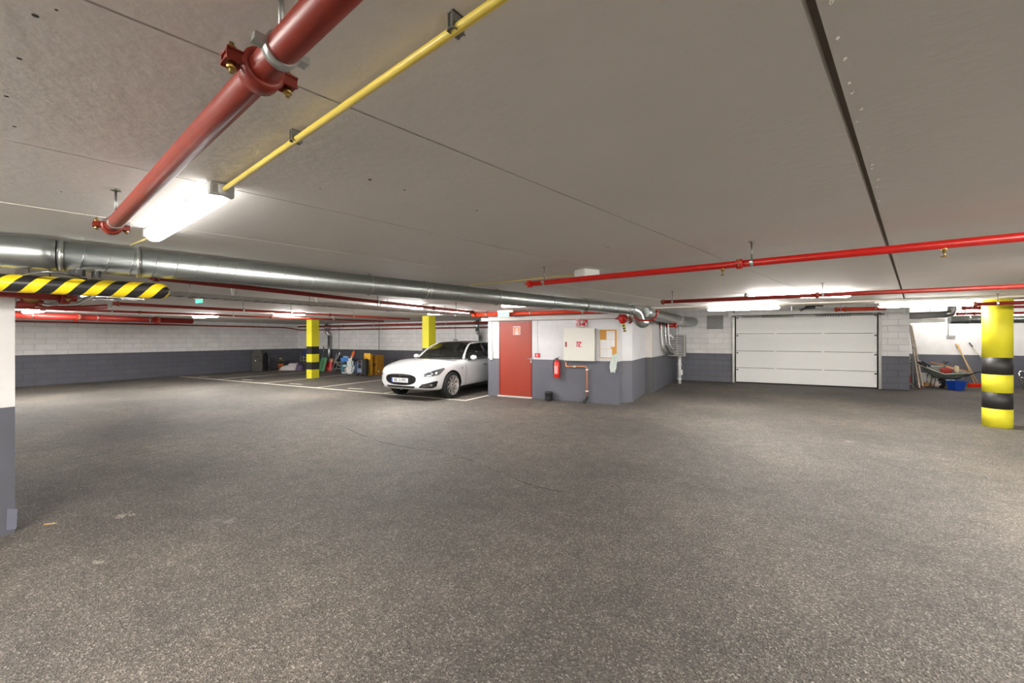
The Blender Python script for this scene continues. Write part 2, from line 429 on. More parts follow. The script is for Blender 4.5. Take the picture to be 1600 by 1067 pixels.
for x in (GX0 - .03, GX1 + .03):
    MB().box((x - .04, YG - .09, 0), (x + .03, YG, 2.42)).build('track', M_steel, d2)
    MB().tube([(x, YG - .07, 2.30), (x, YG - .12, 2.42), (x, YG - .25, 2.50), (x, YG - .5, 2.54), (x, YG - 1.6, 2.54)], .022, 8).build('track_curve', M_steel, d2)
a, b_ = onY(1139, 490, YG - .35), onY(1412, 487, YG - .35)
zr = (a.z + b_.z) / 2 + .01
MB().box((a.x, YG - .37, zr - .05), (b_.x, YG - .33, zr + .05), .004).build('lintel_rail', M_plastic, d2)
for x in (a.x, b_.x): MB().box((x - .03, YG - .40, zr - .11), (x + .03, YG - .30, zr + .09), .01).build('rail_end', M_plastic, d2)
mb = MB().cyl((a.x + .4, YG - .2, zr - .1), (b_.x - .4, YG - .2, zr - .1), .02)
mb.build('spring_shaft', M_zinc, d2)
for xx in (.8, 2.3): 
    mb = MB(); pts = [(GX0 + xx + k * .01, YG - .2 + .042 * math.cos(k * .9), zr - .1 + .042 * math.sin(k * .9)) for k in range(90)]
    mb.tube(pts, .006, 6).build('torsion_spring', M_dark, d2)
for x in (a.x + .15, b_.x - .15): MB().box((x - .015, YG - .34, zr - .02), (x + .015, YG, zr + .02)).build('rail_bracket', M_steel, d2)
for x in (2.0,): MB().box((x - .02, YG - .3, zr + .04), (x + .02, YG - .26, HIGH)).build('rail_hanger', M_zinc, d2)
# ------------------------------------------------------------------ painted bay lines
PLY = 8.66
L = [((-19.75, PLY), (-5.70, PLY - .06))]
for x0, x1, y1 in ((-19.75, -19.75, 0), (-17.0, -17.1, 13.2), (-14.15, -14.45, 13.2), (-11.4, -11.35, 13.2), (-8.55, -8.5, 13.2), (-5.74, -5.70, 9.66)):
    if y1: L.append(((x0, PLY), (x1, y1)))
for i, (a, b_) in enumerate(L):
    m_ = MB().bar((*a, .003), (*b_, .003), .09, .004).build('parking_line', M_line)
    names = ['long white painted line along the front of the parking bays', 'white bay line nearest the left wall, beside the potted plant', 'white bay line running past the square striped column', 'white bay line leading toward the suitcases', 'white bay line under the right side of the white car', 'short white bay line ending at the pump room corner']
    tag(m_, names[i], 'floor marking')
tick = ['leftmost short white tick across a bay', 'short white tick in the bay left of the square striped column', 'short white tick in the bay right of the square striped column', 'short white tick in the bay beside the white car']
for i, (px, py) in enumerate(((318, 588.5), (386, 593.5), (462, 600), (555, 607.3))):
    q = atZ(px, py); tag(MB().bar((q.x - .3, q.y, .003), (q.x + .3, q.y + .02, .003), .08, .004).build('parking_line', M_line), tick[i], 'floor marking')

# an old crack and a pale smear in the asphalt
fl = bpy.data.objects['floor']; random.seed(5)
pts = []
for i in range(60):
    k_ = i / 59; px = 540 + 340 * k_; py = 668 + 98 * k_ + 6 * math.sin(k_ * 9) + random.uniform(-1, 1); q = atZ(px, py); q.z = .0015; pts.append(q)
mb = MB()
for i, (a, b_) in enumerate(zip(pts, pts[1:])):
    if random.random() < .8: mb.bar(a, b_, random.uniform(.004, .010), .002)
mb.build('crack', mat('crack_dark', (62, 57, 50), .9), fl)
for px, py, sx, sy in ((200, 803, .05, .012), (188, 806, .03, .01), (155, 878, .02, .006), (880, 632, .09, .03), (1330, 690, .03, .015)):
    q = atZ(px, py); mb = MB()
    for i in range(26): mb.ball((q.x + random.gauss(0, sx), q.y + random.gauss(0, sx * .6), 0), random.uniform(.004, .012), 1, (1.6, 1, .12))
    tag(mb.build('pale_crumbs', mat('dusty_crumbs', (168, 160, 148), .8), fl), kind='stuff')
# ================================================================== COLUMNS
BANDS = [(0, .325, 1), (.325, .61, 0), (.61, .925, 1), (.925, 1.225, 0), (1.225, 2.25, 1)]
q = atZ(1562, 668); q.y += .12
rc = thing('round_column', 'thick round concrete column painted yellow with two black bands, near the right edge', 'column', (q.x + .02, q.y, 0))
for z0, z1, y in BANDS:
    MB().lathe([(.185, z0), (.185, min(z1, 2.25))], (rc.location.x, rc.location.y, 0), 48).build('paint_band', M_yellow if y else M_black, rc)
def sqcol(px, py, sx, sy, label, y=None):
    q = atZ(px, py) if y is None else onY(px, 600, y)
    c = thing('square_column', label, 'column', (q.x - sx / 2, q.y + sy / 2, 0))
    for z0, z1, yy in BANDS:
        MB().box((q.x - sx, q.y, z0 + .015 * (z0 > 0)), (q.x, q.y + sy, min(z1, 2.25) + .015 + (.015 if z1 > 2 else 0)), .006).build('paint_band', M_yellow if yy else M_black, c)
sqcol(487, 591.3, .31, .33, 'square yellow column with two black bands standing among the empty bays')
sqcol(670, 0, .27, .35, 'square yellow column rising behind the windscreen of the white car', 10.45)

# ================================================================== LIGHTS
def lamp(label, a, b_, parts=True):
    """weatherproof tube fitting from a to b, top against what it hangs from"""
    a = Vector(a); b_ = Vector(b_); c = (a + b_) / 2; d = (b_ - a); Ln = d.length; ang = math.atan2(d.y, d.x)
    t = thing('ceiling_light', label, 'ceiling light', c, ang, 'tube ceiling lights')
    h = Ln / 2
    def sec(x, ws, zs_): return [(x, y, z) for y, z in zip(ws, zs_)]
    mb = MB().box((-h, -.045, -.025), (h, .045, 0), .006); mb.build('housing', M_grey, t, False)
    mb = MB(); rows = []
    for x, k in ((-h, .55), (-h + .03, .9), (-h + .07, 1), (h - .07, 1), (h - .03, .9), (h, .55)):
        rows.append([(x, .052 * k * math.cos(q_), -.026 - .062 * k * math.sin(q_)) for q_ in [PI * j / 10 for j in range(11)]])
    mb.grid(rows)
    mb.bm.faces.new([mb.bm.verts[i] for i in range(11)]) if False else None
    mb.build('diffuser', TUBE[0], t, False)
    for s_ in (-1, 1): MB().box((s_ * (h - .012) - .02, -.05, -.06), (s_ * (h - .012) + .02, .05, -.003), .01).build('end_cap', M_grey, t, False)
    for x in (-h * .5, h * .5): MB().box((x - .012, -.058, -.035), (x + .012, .058, -.012), .003).build('clip', M_zinc, t, False)
    return t
ZL = CEIL
def lampP(label, p1, p2, zc=CEIL, z=None):
    a = atZ(p1[0], p1[1], zc - .05); b_ = atZ(p2[0], p2[1], zc - .05); z = zc if z is None else z; a.z = b_.z = z
    return lamp(label, a, b_)
TUBE[0] = M_tube3
lampP('nearest lit tube light, at the end of the yellow conduit', (347, 303), (238, 371))
TUBE[0] = M_tube2
lampP('lit tube light close behind the second red pipe at right', (1165, 463), (1330, 460.5))
def lampA(label, px, py, zc=CEIL, L_=1.35, ang=0):
    q = atZ(px, py, zc - .05); d = Vector((math.cos(ang), math.sin(ang), 0)) * L_ / 2; q.z = zc
    return lamp(label, q - d, q + d)
lampA('lit tube light above the left part of the garage door', 1160, 482, CEIL - .03 + .0)
lampA('lit tube light beside the round column, above the right end of the garage door', 1452, 476, CEIL - .03, 1.5)
TUBE[0] = M_tube5
lampA('lit tube light in the middle of the parking bays, left of the square striped column', 452, 491.5)
lampA('lit tube light farthest left in the parking bays', 321, 494.5)
lampA('lit tube light over the bay in front of the white car', 625, 481)
lampA('lit tube light tucked behind the red valves at far left', 52, 487)
TUBE[0] = M_tube4
lampA('lit tube light hidden behind the round duct over the pump room', 830, 476)
lampA('lit tube light above the back of the white car', 700, 489)
TUBE[0] = M_tube_unseen
# unseen fittings added behind and beside the camera to brighten floor and walls
k = 0
for x, y in ((3.4, 1.6), (4.6, -2.8), (-2.7, -1.0), (7.2, 5.2), (7.4, -.6), (-9, -2.2), (-14.5, -2.0), (-2.4, -4.9), (3.6, 4.8)):
    lamp('unseen tube light added out of view to brighten the floor and walls', (x - .67, y, CEIL), (x + .67, y, CEIL))
TUBE[0] = M_tube4
for x, y in ((7.6, 17.4), (8.6, 13.2), (6.4, 17.9)):
    lamp('tube light in the storage corner, behind the round column', (x - .67, y, HIGH), (x + .67, y, HIGH))

# ================================================================== SPRINKLER PIPES
def coupling(root, p, d, r, m=M_red, along=.045):
    """two half shells bolted round the pipe"""
    d = Vector(d).normalized(); side = d.cross(Vector((0, 0, 1))).normalized(); p = Vector(p)
    mb = MB().tube([p - d * along * .5, p - d * along * .42, p + d * along * .42, p + d * along * .5], [r * 1.15, r * 1.42, r * 1.42, r * 1.15], 20)
    for s_ in (-1, 1): mb.obox(p + side * s_ * r * 1.75, d, side, (0, 0, 1), along * .75, r * .9, r * .62, r * .12)
    c = mb.build('coupling', m, root)
    for s_ in (-1, 1):
        q = p + side * s_ * r * 1.85; u = Vector((0, 0, 1))
        MB().cyl(q - u * r * 1.0, q + u * r * 1.1, r * .16, 8).cyl(q - u * r * .75, q - u * r * .4, r * .34, 6).cyl(q + u * r * .4, q + u * r * .8, r * .32, 6).build('bolt', M_brass, c)
def clamp(root, p, d, r, top=CEIL, m=M_zinc):
    d = Vector(d).normalized(); side = d.cross(Vector((0, 0, 1))).normalized(); p = Vector(p)
    mb = MB().tube([p - d * .012, p + d * .012], r * 1.13, 20)
    for s_ in (-1, 1): mb.obox(p + side * s_ * r * 1.4, d, side, (0, 0, 1), .022, r * .6, .012, .001)
    c = mb.build('pipe_clamp', m, root)
    MB().cyl(p + Vector((0, 0, r)), (p.x, p.y, top), .005, 8).cyl((p.x, p.y, top - .006), (p.x, p.y, top), .02, 10).build('hanger_rod', M_steel, c)
def redpipe(label, a, b_, r, m=M_red, joints=(), clamps=(), heads=(), endcap=True, group='red sprinkler pipes', top=CEIL, thick_mid=None):
    a = Vector(a); b_ = Vector(b_); d = b_ - a
    t = thing('sprinkler_pipe', label, 'pipe', a + d * .5, 0, group)
    MB().tube([a, b_], r, 20).build('pipe_run', m, t)
    for k in joints: coupling(t, a + d * k, d, r, m)
    for k in clamps: clamp(t, a + d * k, d, r, top)
    for k in heads:
        q = a + d * k
        MB().cyl(q, q - Vector((0, 0, r + .018)), .012, 10).cyl(q - Vector((0, 0, r + .045)), q - Vector((0, 0, r + .05)), .016, 12).cyl(q - Vector((0, 0, r + .018)), q - Vector((0, 0, r + .045)), .004, 6).build('sprinkler_head', M_brass, t)
    return t
ZP = EYE + .555
def fr(a, b_, q): return (Vector(q) - a).dot(b_ - a) / (b_ - a).length_squared
def pline(p1, p2, z, ext0=0, ext1=0):
    a = atZ(*p1, z); b_ = atZ(*p2, z); d = (b_ - a).normalized()
    return a - d * ext0, b_ + d * ext1
a, b_ = pline((172, 356), (495, 22), ZP, 0, 1.6)
redpipe('brick red sprinkler pipe overhead at upper left, nearest the camera', a, b_, .0285, M_redbrown, (.012, fr(a, b_, atZ(398, 108, ZP))), (.045, fr(a, b_, atZ(430, 75, ZP))))
a, b_ = pline((824, 444), (1600, 370), ZP, 0, 1.5)
redpipe('long bright red sprinkler pipe crossing the ceiling at right', a, b_, .026, M_red, (.006, fr(a, b_, atZ(1154, 411, ZP))), (fr(a, b_, atZ(848, 441, ZP)), fr(a, b_, atZ(1173, 409, ZP)), .75), (fr(a, b_, atZ(1128, 414, ZP)), fr(a, b_, atZ(1475, 382, ZP))))
a, b_ = pline((1033, 472), (1600, 447), ZP, 0, 1.5)
redpipe('darker red sprinkler pipe in front of the garage door lights', a, b_, .026, M_redd, (.006, fr(a, b_, atZ(1276, 462, ZP))), (fr(a, b_, atZ(1050, 471, ZP)), fr(a, b_, atZ(1285, 461, ZP))))
a, b_ = pline((1521, 475.5), (1600, 472.5), ZP, 0, 1.5)
redpipe('red sprinkler pipe passing across the top of the round column', a, b_, .03, M_redd, (.01,), (fr(a, b_, atZ(1559, 474, ZP)),))
a, b_ = pline((232, 432.5), (740, 488), ZP, 0, 0)
redpipe('dark red sprinkler pipe running just below the big round duct', a, b_, .026, M_redd, (.01, .75, .99), (.5, .88))
a, b_ = pline((176, 474), (640, 498.5), ZP, 0, 0)
redpipe('red sprinkler pipe over the bays, beyond the cable tray', a, b_, .026, M_redd, (.01, .6), (.3, .45, .7))
a, b_ = pline((36, 481), (600, 502), ZP, 1.0, 0)
redpipe('red sprinkler pipe along the bays, above the thick red main', a, b_, .024, M_redd, (.3, .6), (.25, .5, .8))
a, b_ = pline((10, 491.5), (300, 502), EYE + .60, 0, 0)
redpipe('thick dark red main pipe running parallel to the left wall', a, b_, .085, M_redd, (.3, .75), (.1, .4, .7), (), group='thick red mains')
a = Vector((-19.85, 3.0, 2.10)); b_ = Vector((-19.85, 13.6, 2.10))
t = thing('wall_pipe', 'thin dark red pipe fixed along the top of the left and back walls', 'pipe', (-19.85, 8, 2.1))
x_ = onY(440, 512, YF - .1).x
MB().tube([a, (-19.85, 13.2, 2.10), (-19.85, 13.6, 2.06), (-19.75, 13.95, 2.0), (-19.4, 14.0, 1.98), (-5.9, 14.0, 2.0)], .028, 12).build('pipe_run', M_redd, t)
for x in (-17, -14, -12, -10, -8, -6.5): MB().tube([(x - .012, 14.0, 1.99), (x + .012, 14.0, 1.99)], .036, 12).box((x - .01, 14.0, 1.98), (x + .01, YF, 2.0)).build('wall_clip', M_zinc, t)
a, b_ = Vector((-18.9, 13.3, 2.13)), Vector((-5.9, 13.3, 2.16))
redpipe('dark red pipe hanging along the back wall above the thin pipe', a, b_, .035, M_redd, (.25, .5, .8), (.1, .4, .7, .9))
# thick pipe over the pump room door
a, b_ = onY(738, 492, 9.44), onY(962, 488, 9.44); a.z = b_.z = 2.20
t = redpipe('thick orange red main pipe above the pump room door', a, b_, .052, mat('orange_red_pipe', (208, 58, 22), .4), (.03, .3), (.12, .45, .8), (), group='thick red mains')
# red pipes near the garage door
a, b_ = onY(1304, 484, 15.2), onY(1384, 481.5, 15.2); a.z = b_.z = (a.z + b_.z) / 2
redpipe('short orange red pipe with valves above the garage door', a, b_, .05, MATS['orange_red_pipe'], (.04, .22), (.12, .8), top=HIGH)
for (p1, p2, y_, lb) in (((1505, 481.5), (1640, 479), 14.5, 'thin red pipe in the storage corner, upper one behind the round column'), ((1495, 490.5), (1640, 488), 16.5, 'thin red pipe in the storage corner, lower one behind the round column')):
    a, b_ = onY(*p1, y_), onY(*p2, y_); a.z = b_.z = min(a.z, HIGH - .05)
    redpipe(lb, a, b_, .03, M_red, (.01, .2), (.1, .4), top=HIGH)

# red valve set, bell and tag by the corner of the pump room
t = thing('alarm_valve', 'round red alarm bell and valve at the top corner of the pump room', 'valve', (KX1, KY - .2, 2.0))
q = onY(973, 498, KY - .25)
MB().ball(q, .10, 3, (1, .8, 1.15)).build('bell', M_red, t)
MB().cyl(q, (KX1 - .05, KY - .1, q.z + .03), .04).build('valve_body', M_redd, t)
MB().box((q.x - .03, q.y, q.z), (q.x + .03, KY, q.z + .04)).build('wall_bracket', M_redd, t)
MB().tube([q + Vector((.1, 0, .03)), q + Vector((.16, .05, .0)), q + Vector((.18, .1, -.06)), q + Vector((.13, .12, -.1))], .022, 10).build('valve_pipe', M_redd, t)
MB().cyl(q + Vector((.12, -.03, .04)), q + Vector((.16, -.03, .04)), .03, 10).build('brass_nut', M_brass, t)
t = thing('hazard_tape', 'short strip of yellow and black hazard tape hanging under the red bell', 'tape', q + Vector((.02, 0, -.12)))
for k in range(6): MB().obox(q + Vector((.02 + .006 * k, -.02, -.13 - .03 * k)), (1, 0, .3), (0, 1, 0), (-.3, 0, 1), .055, .012, .03, .002).build('tape_band', M_yellow if k % 2 == 0 else M_black, t)

# red branch pipe with elbows under the duct
pts = [onX(x_, y_, -1.55) for x_, y_ in ((990, 494), (1000, 500), (1014, 500.5), (1022, 499), (1026, 494), (1027, 488))]
t = thing('branch_pipe', 'small red branch pipe with elbows looping under the bend of the round duct', 'pipe', pts[2])
pts = [atZ(px, py, 2.02 if i not in (4, 5) else (2.06 if i == 4 else 2.16)) for i, (px, py) in enumerate(((992, 495), (1000, 500), (1014, 500.5), (1021, 499), (1026, 494), (1027, 488)))]
base = onY(1010, 500, 8.9)
pts = [onY(px, py, 8.75) for px, py in ((990, 495), (999, 500), (1013, 500.5), (1021, 499), (1026, 493), (1027, 486))]
t.location = pts[2]
MB().tube(pts, .022, 12).build('pipe_run', M_redd, t)
for i in (1, 3, 5): MB().ball(pts[i], .034, 2).build('elbow', M_redd, t)

# ================================================================== ROUND DUCT
def arc(p0, p1, p2, n=8):
    p0, p1, p2 = Vector(p0), Vector(p1), Vector(p2); return [(p0 * (1 - k / n) ** 2 + p1 * 2 * (k / n) * (1 - k / n) + p2 * (k / n) ** 2) for k in range(n + 1)]
RD = .105; ZD = EYE + .583
D0 = atZ(90, 399, ZD); D1 = atZ(984, 484, ZD)
dd = (D1 - D0).normalized(); Ld = (D1 - D0).length
t = thing('round_duct', 'long silver spiral seam duct under the ceiling, ending in a bend by the pump room', 'duct', (D0 + D1) / 2)
MB().tube([D0, D1], RD, 40).build('duct_run', M_duct, t)
pre = D0 - dd * .30
MB().tube(arc(D0, D0 - dd * .18, D0 - dd * .26 + Vector((-.14, -.05, 0)), 6) + [D0 - dd * .3 + Vector((-.55, -.02, 0))], RD * 1.03, 40).build('duct_elbow', M_duct, t)
# spiral seam
mb = MB(); n_ = int(Ld / .13); u = dd.cross(Vector((0, 0, 1))).normalized(); v_ = u.cross(dd).normalized(); pts = []
for k in range(n_ * 16):
    s_ = k / 16 * .13; a_ = 2 * PI * k / 16
    if s_ > Ld: break
    pts.append(D0 + dd * s_ + (u * math.cos(a_) + v_ * math.sin(a_)) * (RD + .0008))
mb.tube(pts, .0022, 4).build('spiral_seam', M_zinc, t)
for s_ in (.02, .42, 3.0, 3.05, 5.4, Ld - 1.2, Ld - .05):
    if s_ < Ld: MB().tube([D0 + dd * (s_ - .012), D0 + dd * (s_ + .012)], RD + .005, 40).build('joint_band', M_zinc, t)
for s_ in (.42, 2.3, 4.2, Ld - 1.6):
    p = D0 + dd * s_
    MB().tube([p + (u * math.cos(a_) + v_ * math.sin(a_)) * (RD + .006) for a_ in [2 * PI * j / 24 for j in range(24)]], .006, 6, closed=True).cyl(p + Vector((0, 0, RD)), (p.x, p.y, CEIL), .005, 8).build('hanger_strap', M_zinc, t)
E1 = Vector((D1.x + .25, D1.y + .55, ZD)); 
b0 = onY(1010, 496, D1.y + .55)
e = arc(D1, D1 + dd * .28, D1 + dd * .36 + Vector((0, 0, -.14)), 8)
q1 = D1 + dd * .36 + Vector((0, 0, -.14))
MB().tube(e + arc(q1, q1 + Vector((.02, .05, -.16)), q1 + Vector((.10, .18, -.10)), 6)[1:], RD * 1.08, 36).build('duct_elbow', M_duct, t)
MB().tube([D1 + dd * .01, D1 + dd * .05], RD * 1.14, 36).build('duct_collar', M_zinc, t)
# second duct along the side of the pump room
G0 = Vector((-1.55, 8.95, 2.11)); G1 = Vector((-1.28, 15.3, 2.16))
t = thing('round_duct', 'fatter silver duct along the side of the pump room, toward the garage door', 'duct', (G0 + G1) / 2)
gd = (G1 - G0).normalized()
G0 = q1 + Vector((.10, .18, -.02)); G0.z = 2.12; gd = (G1 - G0).normalized()
MB().tube([G0, G0 + gd * .15, G1], [.11, .13, .165], 36).build('duct_run', M_duct, t)
MB().tube([G1 - gd * .9, G1 - gd * .82], .178, 36).build('joint_band', mat('bright_zinc', (230, 230, 226), .3, .6), t)
MB().tube([G1, G1 + gd * .2, G1 + gd * .4 + Vector((.05, 0, 0)), Vector((G1.x + .3, YG + .02, G1.z))], .165, 30).build('duct_elbow', M_duct, t)
for s_ in (.6, 3.0, 5.2):
    p = G0 + gd * s_; MB().cyl(p, (p.x, p.y, HIGH if p.y > EDGE + .5 else CEIL), .006, 8).build('hanger_rod', M_steel, t)

# ================================================================== YELLOW CONDUIT
a = atZ(350, 296, CEIL - .03); b_ = atZ(782, -2, CEIL - .03); d = (b_ - a).normalized(); b2 = b_ + d * 1.2
t = thing('conduit', 'yellow plastic conduit clipped to the ceiling, leading to the nearest tube light', 'conduit', (a + b_) / 2)
MB().tube([a + d * .0, b2], .0105, 12).build('conduit_run', M_yconduit, t)
for px, py in ((455, 216), (706, 41)):
    q = atZ(px, py, CEIL - .03); s_ = fr(a, b_, q); q = a + (b_ - a) * s_; sd = d.cross(Vector((0, 0, 1))).normalized()
    MB().obox(q + sd * .0 + Vector((0, 0, .012)), d, sd, (0, 0, 1), .016, .03, .036, .003).build('conduit_clip', M_steel, t)
q = a.copy()
MB().lathe([(.03, -.02), (.036, -.01), (.036, .02), (.03, .03)], (q.x - .02, q.y + .01, CEIL - .035), 20).build('cable_gland', M_grey, t)
# thin conduits and the white junction box by the long red pipe
q = atZ(917, 428, CEIL - .04)
t = thing('junction_box', 'small white junction box on the ceiling behind the long red pipe', 'junction box', (q.x, q.y, CEIL))
ux = (atZ(939, 430, CEIL) - atZ(901, 426, CEIL)).normalized(); uy = Vector((-ux.y, ux.x, 0))
MB().obox((q.x, q.y, CEIL - .035), ux, uy, (0, 0, 1), .21, .17, .07, .008).build('box_body', M_plastic, t)
MB().obox((q.x, q.y, CEIL - .072), ux, uy, (0, 0, 1), .19, .15, .006, .002).build('box_lid', M_paper, t)
e1 = q.copy(); e1.z = CEIL - .02
for (p1, p2, lb) in (((898, 429), (735, 446), 'thin ivory conduit running left from the white junction box'), ((190, 366), (160, 384), None), ((1040, 465), (880, 440), None)):
    if lb is None: continue
    a, b_ = atZ(*p1, CEIL - .014), atZ(*p2, CEIL - .014)
    tag(MB().tube([a, b_], .011, 8).build('conduit', M_conduit), lb, 'conduit')
a, b_ = atZ(236, 370, CEIL - .014), atZ(205, 383, CEIL - .014)
tag(MB().tube([a, b_], .008, 8).build('conduit', M_conduit), 'short ivory conduit leaving the far end of the nearest tube light', 'conduit')

# ================================================================== STRIPED BUMPER TUBE AND NEAR LEFT CLUTTER
def hazard_mat():
    m = bpy.data.materials.new('hazard_stripes'); m.use_nodes = True
    n = m.node_tree.nodes; l = m.node_tree.links; b = n['Principled BSDF']; b.inputs['Roughness'].default_value = .3
    uv = n.new('ShaderNodeUVMap'); sp = n.new('ShaderNodeSeparateXYZ'); l.new(uv.outputs[0], sp.inputs[0])
    ad = n.new('ShaderNodeMath'); ad.operation = 'MULTIPLY_ADD'; ad.inputs[1].default_value = -1.0; l.new(sp.outputs['Y'], ad.inputs[0]); l.new(sp.outputs['X'], ad.inputs[2])
    fm = n.new('ShaderNodeMath'); fm.operation = 'FRACT'; l.new(ad.outputs[0], fm.inputs[0])
    gt = n.new('ShaderNodeMath'); gt.operation = 'GREATER_THAN'; gt.inputs[1].default_value = .5; l.new(fm.outputs[0], gt.inputs[0])
    mx = n.new('ShaderNodeMixRGB'); mx.inputs[1].default_value = lin((250, 218, 32)); mx.inputs[2].default_value = lin((40, 38, 38)); l.new(gt.outputs[0], mx.inputs[0])
    l.new(mx.outputs[0], b.inputs['Base Color']); return m
ZS = EYE + .385
a = atZ(250, 455, ZS); b_ = atZ(0, 441.5, ZS); d = (b_ - a).normalized(); c_ = b_ + d * .9; R_ = .064
t = thing('bumper_tube', 'fat padded tube with yellow and black slanted stripes, at the left edge under the duct', 'bumper bar', (a + b_) / 2)
bm = bmesh.new(); uvl = bm.loops.layers.uv.new('UVMap')
u_ = d.cross(Vector((0, 0, 1))).normalized(); v_ = Vector((0, 0, 1)); L_ = (c_ - a).length; N_ = 48; seg = 32; rings = []
for i in range(-4, N_ + 1):
    if i < 0: k = i / 4 * PI / 2; off = R_ * math.sin(k); rr = R_ * math.cos(k) + .001
    else: off = L_ * i / N_; rr = R_
    rings.append((off, [bm.verts.new(a + d * off + (u_ * math.cos(2 * PI * j / seg) + v_ * math.sin(2 * PI * j / seg)) * rr) for j in range(seg)]))
for (o0, A), (o1, B) in zip(rings, rings[1:]):
    for j in range(seg):
        f = bm.faces.new((A[j], A[(j + 1) % seg], B[(j + 1) % seg], B[j])); f.smooth = True
        for lp, (o_, jj) in zip(f.loops, ((o0, j), (o0, j + 1), (o1, j + 1), (o1, j))): lp[uvl].uv = (o_ / .155, jj / seg * 2)
bm.faces.new(rings[-1][1])
b = MB(); b.bm.free(); b.bm = bm; b.build('padding', hazard_mat(), t)
for k in (.35, .75): q = a + (c_ - a) * k; MB().cyl(q + Vector((0, 0, R_ - .005)), (q.x, q.y, CEIL), .006, 8).build('hanger_rod', M_steel, t)
# red pipe with valve cluster on the near wall
t = thing('sprinkler_pipe', 'red pipe along the top of the near white wall at the left edge', 'pipe', (-4.98, 1, 1.9), 0, 'red sprinkler pipes')
q0, q1_ = onX(0, 458.5, -4.98), onX(26, 458.5, -4.98); z = q1_.z
MB().tube([(-4.98, -1.5, z), (-4.98, 1.25, z), (-4.95, 1.42, z - .01)], .036, 16).build('pipe_run', M_redd, t)
for y in (.7, .0): MB().box((-5.08, y - .015, z - .02), (-4.94, y + .015, z + .045)).build('pipe_clamp', M_zinc, t)
coupling(t, (-4.97, 1.35, z), (0, 1, 0), .045, M_redd, .06)
t = thing('valve_cluster', 'cluster of red valves and silver pipes just beyond the near white wall', 'valve', (-5.0, 1.6, 1.8))
for px, py, r in ((45, 470, .045), (55, 465, .05), (40, 476, .035)):
    q = onX(px, py, -5.1); MB().lathe([(r * .6, -.05), (r, -.04), (r, .04), (r * .6, .05)], q, 16, 'Y').build('valve_body', M_redd, t)
q = onX(45, 468, -5.1)
MB().tube([q + Vector((0, -.1, 0)), q + Vector((0, .1, -.04)), q + Vector((-.05, .3, -.02)), q + Vector((0, .42, .1))], .018, 10).tube([q + Vector((.05, -.02, .04)), q + Vector((.03, .14, -.02)), q + Vector((0, .3, .06))], .012, 8).build('silver_pipe', M_zinc, t)
MB().cyl(q, (q.x, q.y, CEIL), .008, 8).build('hanger_rod', M_steel, t)
MB().lathe([(.001, 0), (.05, 0), (.05, .008), (.001, .008)], q + Vector((.05, .0, .02)), 16, 'X').build('hand_wheel', M_brass, t)
MB().tube([q + Vector((.0, .02, -.03)), q + Vector((-.02, .22, -.06)), q + Vector((-.06, .5, -.02))], .022, 10).build('elbow_pipe', M_redd, t)

# ================================================================== CABLE TRAYS
def tray(label, a, b_, wd, group='cable trays', n_cab=5, top=CEIL):
    a = Vector(a); b_ = Vector(b_); d = (b_ - a).normalized(); s_ = d.cross(Vector((0, 0, 1))).normalized(); Ln = (b_ - a).length
    t = thing('cable_tray', label, 'cable tray', (a + b_) / 2, 0, group)
    for k in (-1, 1): MB().bar(a + s_ * k * wd / 2 + Vector((0, 0, .025)), b_ + s_ * k * wd / 2 + Vector((0, 0, .025)), .004, .05).build('side_rail', M_zinc, t)
    mb = MB(); n = int(Ln / .12)
    for i in range(n + 1): mb.bar(a + d * Ln * i / n - s_ * wd / 2, a + d * Ln * i / n + s_ * wd / 2, .028, .006)
    mb.build('tray_floor', M_zinc, t)
    for i in range(n_cab):
        o_ = (i - (n_cab - 1) / 2) * wd / (n_cab + 1)
        pts = [a + d * Ln * j / 14 + s_ * (o_ + random.uniform(-.008, .008)) + Vector((0, 0, .014 + random.uniform(0, .006))) for j in range(15)]
        MB().tube(pts, random.choice((.006, .008, .01)), 7).build('cable', [M_dark, M_rubber, M_grey][i % 3], t)
    for k in (.1, .37, .63, .9):
        q = a + d * Ln * k
        MB().cyl(q - s_ * wd * .52, q - s_ * wd * .52 + Vector((0, 0, top - q.z)), .005, 8).bar(q - s_ * wd * .54 - Vector((0, 0, .006)), q + s_ * wd * .54 - Vector((0, 0, .006)), .03, .008).build('hanger', M_steel, t)
    return t
ZT = EYE + .50
tray('long galvanised cable tray crossing above the parking bays toward the pump room', atZ(205, 458, ZT), atZ(728, 493.5, ZT), .20)
tray('wide dark cable tray below the striped tube at far left', atZ(62, 466, ZT), atZ(205, 466, ZT), .34, n_cab=8)
t = thing('cable_trunking', 'white trunking lying against the long cable tray', 'trunking', atZ(560, 477, ZT + .06))
a, b_ = atZ(508, 473.2, ZT + .07), atZ(548, 476.5, ZT + .07); MB().bar(a, b_, .1, .05, .004).build('trunking_cover', M_plastic, t)
a, b_ = atZ(556, 477, ZT + .07), atZ(640, 484, ZT + .07); MB().bar(a, b_, .1, .05, .004).build('trunking_cover', M_plastic, t)
a = atZ(497, 472, ZT + .07); MB().bar(a, atZ(665, 486.5, ZT + .07), .02, .02).build('trunking_rail', M_zinc, t)
